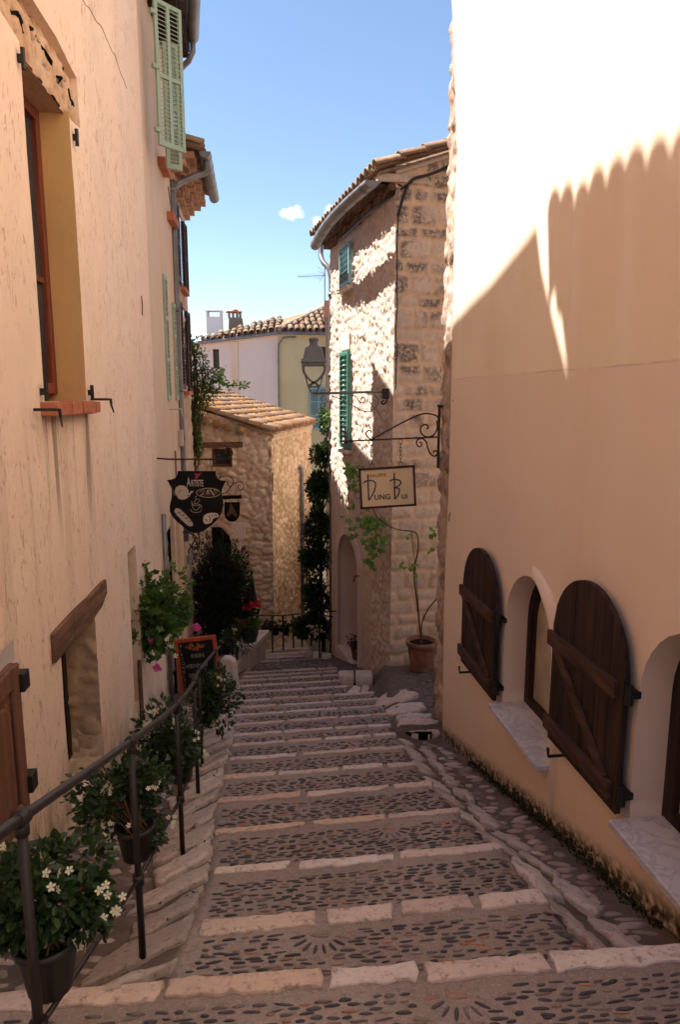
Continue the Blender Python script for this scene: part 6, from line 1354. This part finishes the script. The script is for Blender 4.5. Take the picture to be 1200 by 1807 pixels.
# ironwork and vent plate on the cream wall by the cafe
iw = thing('iron_bracket', 'black wrought iron scroll bracket with slatted metal plate, below the cafe sign', 'bracket', CH.pt(2.0, -3, 0)); b = MB(); D = 9.6
scroll(b, [(333, 940), (345, 948), (338, 962), (333, 972), (336, 982), (344, 984)], D, .010); scroll(b, [(350, 925), (340, 945), (348, 960), (343, 970), (334, 960)], D, .010); scroll(b, [(345, 930), (352, 950), (350, 968)], D, .010); b.tube([at(322, 940, D), at(360, 936, D)], .012, 6); b.build('scroll', m_iron, iw)
b = MB(); pxprism(b, [(329, 981), (341, 975), (341, 994), (330, 995)], D - .05, -.01, .01); 
pb = b.build('plate', m_zinc, iw); b = MB()
for i in range(5): b.tube([at(333, 979 + i * 3.6, D - .08), at(340, 977 + i * 3.6, D - .08)], .006, 4)
b.build('slat', m_white, pb)

# ------------------------------------------------------------------ end of the street: railing with hanging pots, ivy, bollards
fr_ = thing('railing', 'low black railing with slender posts across the bottom of the steps', 'railing', at(500, 1145, 14.6)); tops = [(455, 1086, 14.4), (480, 1086, 14.6), (499, 1086, 14.8), (517, 1084, 15.0), (532, 1083, 15.2), (548, 1082, 15.4)]
b = MB(); b.tube([at(*t) for t in tops], .018, 6); b.build('rail', m_iron, fr_)
for (x, y, D), yb in zip(tops, (1146, 1146, 1144, 1138, 1136, 1140)): b = MB(); b.tube([at(x + 1, yb + 6, D), at(x, y, D)], .02, 6); b.build('post', m_iron, fr_)
for i, (x, y, D, lb) in enumerate(((468, 1104, 14.3, 'leftmost of the dark trailing pots hung on the low far railing'), (486, 1106, 14.5, 'second dark trailing pot from the left on the low far railing'), (504, 1106, 14.7, 'third dark trailing pot from the left on the low far railing'), (522, 1104, 14.9, 'rightmost dark trailing pot on the low far railing'))):
    t = thing('potted_plant', lb, 'potted plant', at(x, y + 14, D), 'dark pots on the far railing'); b = MB(); q = at(x, y + 14, D); b.lathe([(.07, 0), (.10, .17), (.11, .18), (.09, .19)], q, 12); b.build('pot', m_pot, t, True)
    pos, out_ = clump(260, tuple(at(x, y, D)), (.21, .17, .14), .3, 8, .45, 60 + i); V, Ff = leaves(260, pos, .055, 'small', outward=out_); npmesh('foliage', V, Ff, m_bush, t)
iv = thing('ivy', 'tall column of dark ivy climbing beside the downpipe of the stone house', 'ivy', at(572, 1160, 14.0)); P3 = []; O3 = []
for (x, y, D, rx, ry, k) in ((577, 745, 13.9, .10, .28, 150), (573, 800, 14.0, .20, .42, 420), (568, 860, 14.0, .26, .45, 620), (566, 925, 14.0, .30, .5, 700), (566, 990, 14.0, .30, .5, 700), (563, 1050, 14.0, .30, .5, 700), (562, 1105, 13.9, .34, .36, 620), (548, 1100, 13.9, .26, .22, 320)):
    p_, o_ = clump(int(k * 3.2), tuple(at(x - 3, y, D)), (rx * 1.42, .19, ry), .1, 18, .42, x + y); P3.append(p_); O3.append(o_)
P3, O3 = np.concatenate(P3), np.concatenate(O3); V, Ff = leaves(len(P3), P3, .075, 'small', outward=O3); npmesh('foliage', V, Ff, m_ivy, iv)
b = MB(); b.tube(spline([at(572, 1165, 14.05), at(566, 1000, 14.1), at(572, 850, 14.1), at(578, 740, 14.0)], 6), [.05 - .0022 * i for i in range(19)], 6); b.build('stems', m_twig, iv)
wf = MB(); 
for i in range(26): flower(wf, at(random.gauss(556, 7), random.gauss(1112, 5), 13.55), .028)
wf.build('flowers', m_fwhite, iv)
sprig = np.array([at(578 + random.gauss(0, 3.5), 735 + random.gauss(0, 10), 13.7)[:] for i in range(60)]); V, Ff = leaves(60, sprig, .06, 'small'); npmesh('sprig', V, Ff, m_vine, iv)
for i, (x0, x1, y0, y1, D, lb) in enumerate(((540, 550, 1156, 1181, 13.0, 'short rounded stone bollard at the right edge of the last steps'), (552, 566, 1160, 1182, 12.95, 'square stone block beside the stone bollard'), (567, 584, 1163, 1183, 12.8, 'pale stone block next to the square stone block'))):
    a, c = at(x0, y1, D), at(x1, y0, D); b = MB()
    if i == 0: r = (c.x - a.x) / 2; b.lathe([(r, a.z - .3), (r, a.z + .10), (r * .7, a.z + .13), (r * 1.1, a.z + .17), (r * 1.0, c.z - .02), (r * .6, c.z)], ((a.x + c.x) / 2, D, 0), 14)
    else: b.hexa([(a.x, D, a.z - .3), (c.x, D, a.z - .3), (c.x, D + .35, a.z - .3), (a.x, D + .35, a.z - .3), (a.x, D, c.z), (c.x, D, c.z), (c.x, D + .35, c.z), (a.x, D + .35, c.z)])
    tag(b.build('stone_bollard' if i == 0 else 'stone_block', m_white if i == 2 else m_kerb, None, i == 0, 0 if i == 0 else .02), lb, 'bollard' if i == 0 else 'stone')
rr_ = thing('railing', 'dark single post railing in front of the ivy, beside the stone blocks', 'railing', at(564, 1160, 12.9)); b = MB(); b.tube([at(564, 1162, 12.95), at(563, 1085, 12.95)], .018, 6); b.build('post', m_iron, rr_); b = MB(); b.tube([at(548, 1086, 14.6), at(563, 1086, 12.95), at(588, 1088, 12.9)], .014, 6); b.build('rail', m_iron, rr_)
for i, (x, D, lb) in enumerate(((613, 12.15, 'dark terracotta pot with low greenery on the doorway threshold, nearer the downpipe'), (630, 11.75, 'dark terracotta pot with low greenery on the doorway threshold, nearer the alley'))):
    q = DB.pt(DB.sD(D), -4.865, -.16); t = thing('potted_plant', lb, 'potted plant', q, 'pots in the arched doorway'); b = MB(); b.lathe([(.10, 0), (.14, .24), (.155, .25), (.155, .30), (.12, .30)], q, 16); b.build('pot', m_terra if i == 0 else m_pot, t, True)
    pos, out_ = clump(220, tuple(q + UZ * .36), (.24, .22, .09), .2, 8, .5, 80 + i); V, Ff = leaves(220, pos, .06, 'small', outward=out_, up=1); npmesh('foliage', V, Ff, m_bush, t)
# creeper on the wall beyond the brown-shuttered house
cr = thing('creeper', 'straggly brown green creeper with one bright shoot, beside the tiled cottage roof', 'creeper', (-2.9, 12.9, -4)); P3 = []; O3 = []
for (x, y, D, rx, ry, k) in ((345, 640, 12.9, .22, .42, 300), (352, 690, 12.9, .30, .42, 420), (340, 740, 12.9, .22, .42, 360), (345, 790, 12.9, .20, .40, 340), (375, 660, 13.0, .20, .18, 130), (378, 690, 13, .16, .10, 70), (335, 610, 12.8, .10, .2, 70)):
    p_, o_ = clump(int(k * 2.3), tuple(at(x, y, D)), (rx * 1.1, .22, ry), .1, 14, .5, x + y); P3.append(p_); O3.append(o_)
P3, O3 = np.concatenate(P3), np.concatenate(O3); V, Ff = leaves(len(P3), P3, .055, 'small', outward=O3); npmesh('foliage', V, Ff, m_creep, cr)
b = MB()
for i in range(46): s0 = at(random.gauss(343, 7), random.uniform(640, 840), 12.95); q = Vector(P3[random.randrange(len(P3))].tolist()); b.tube(spline([s0 - UZ * .3, s0.lerp(q, .5), q], 4), .008, 4, False)
b.tube(spline([at(345, 850, 13), at(340, 760, 13), at(348, 680, 13), at(338, 600, 13)], 6), .022, 6); sh_p = spline([at(360, 680, 13), at(385, 672, 13), at(405, 680, 12.9), at(437, 679, 12.8)], 8); b.tube(sh_p, .007, 4)
b.build('stems', m_twig, cr)
pos = np.array([(p + Vector((random.gauss(0, .02), random.gauss(0, .03), random.gauss(0, .03))))[:] for p in sh_p for _ in range(6)] + [(at(388 + random.gauss(0, 6), 665 + random.gauss(0, 8), 12.8))[:] for _ in range(60)]); V, Ff = leaves(len(pos), pos, .075, 'small'); npmesh('shoot', V, Ff, m_vine, cr)
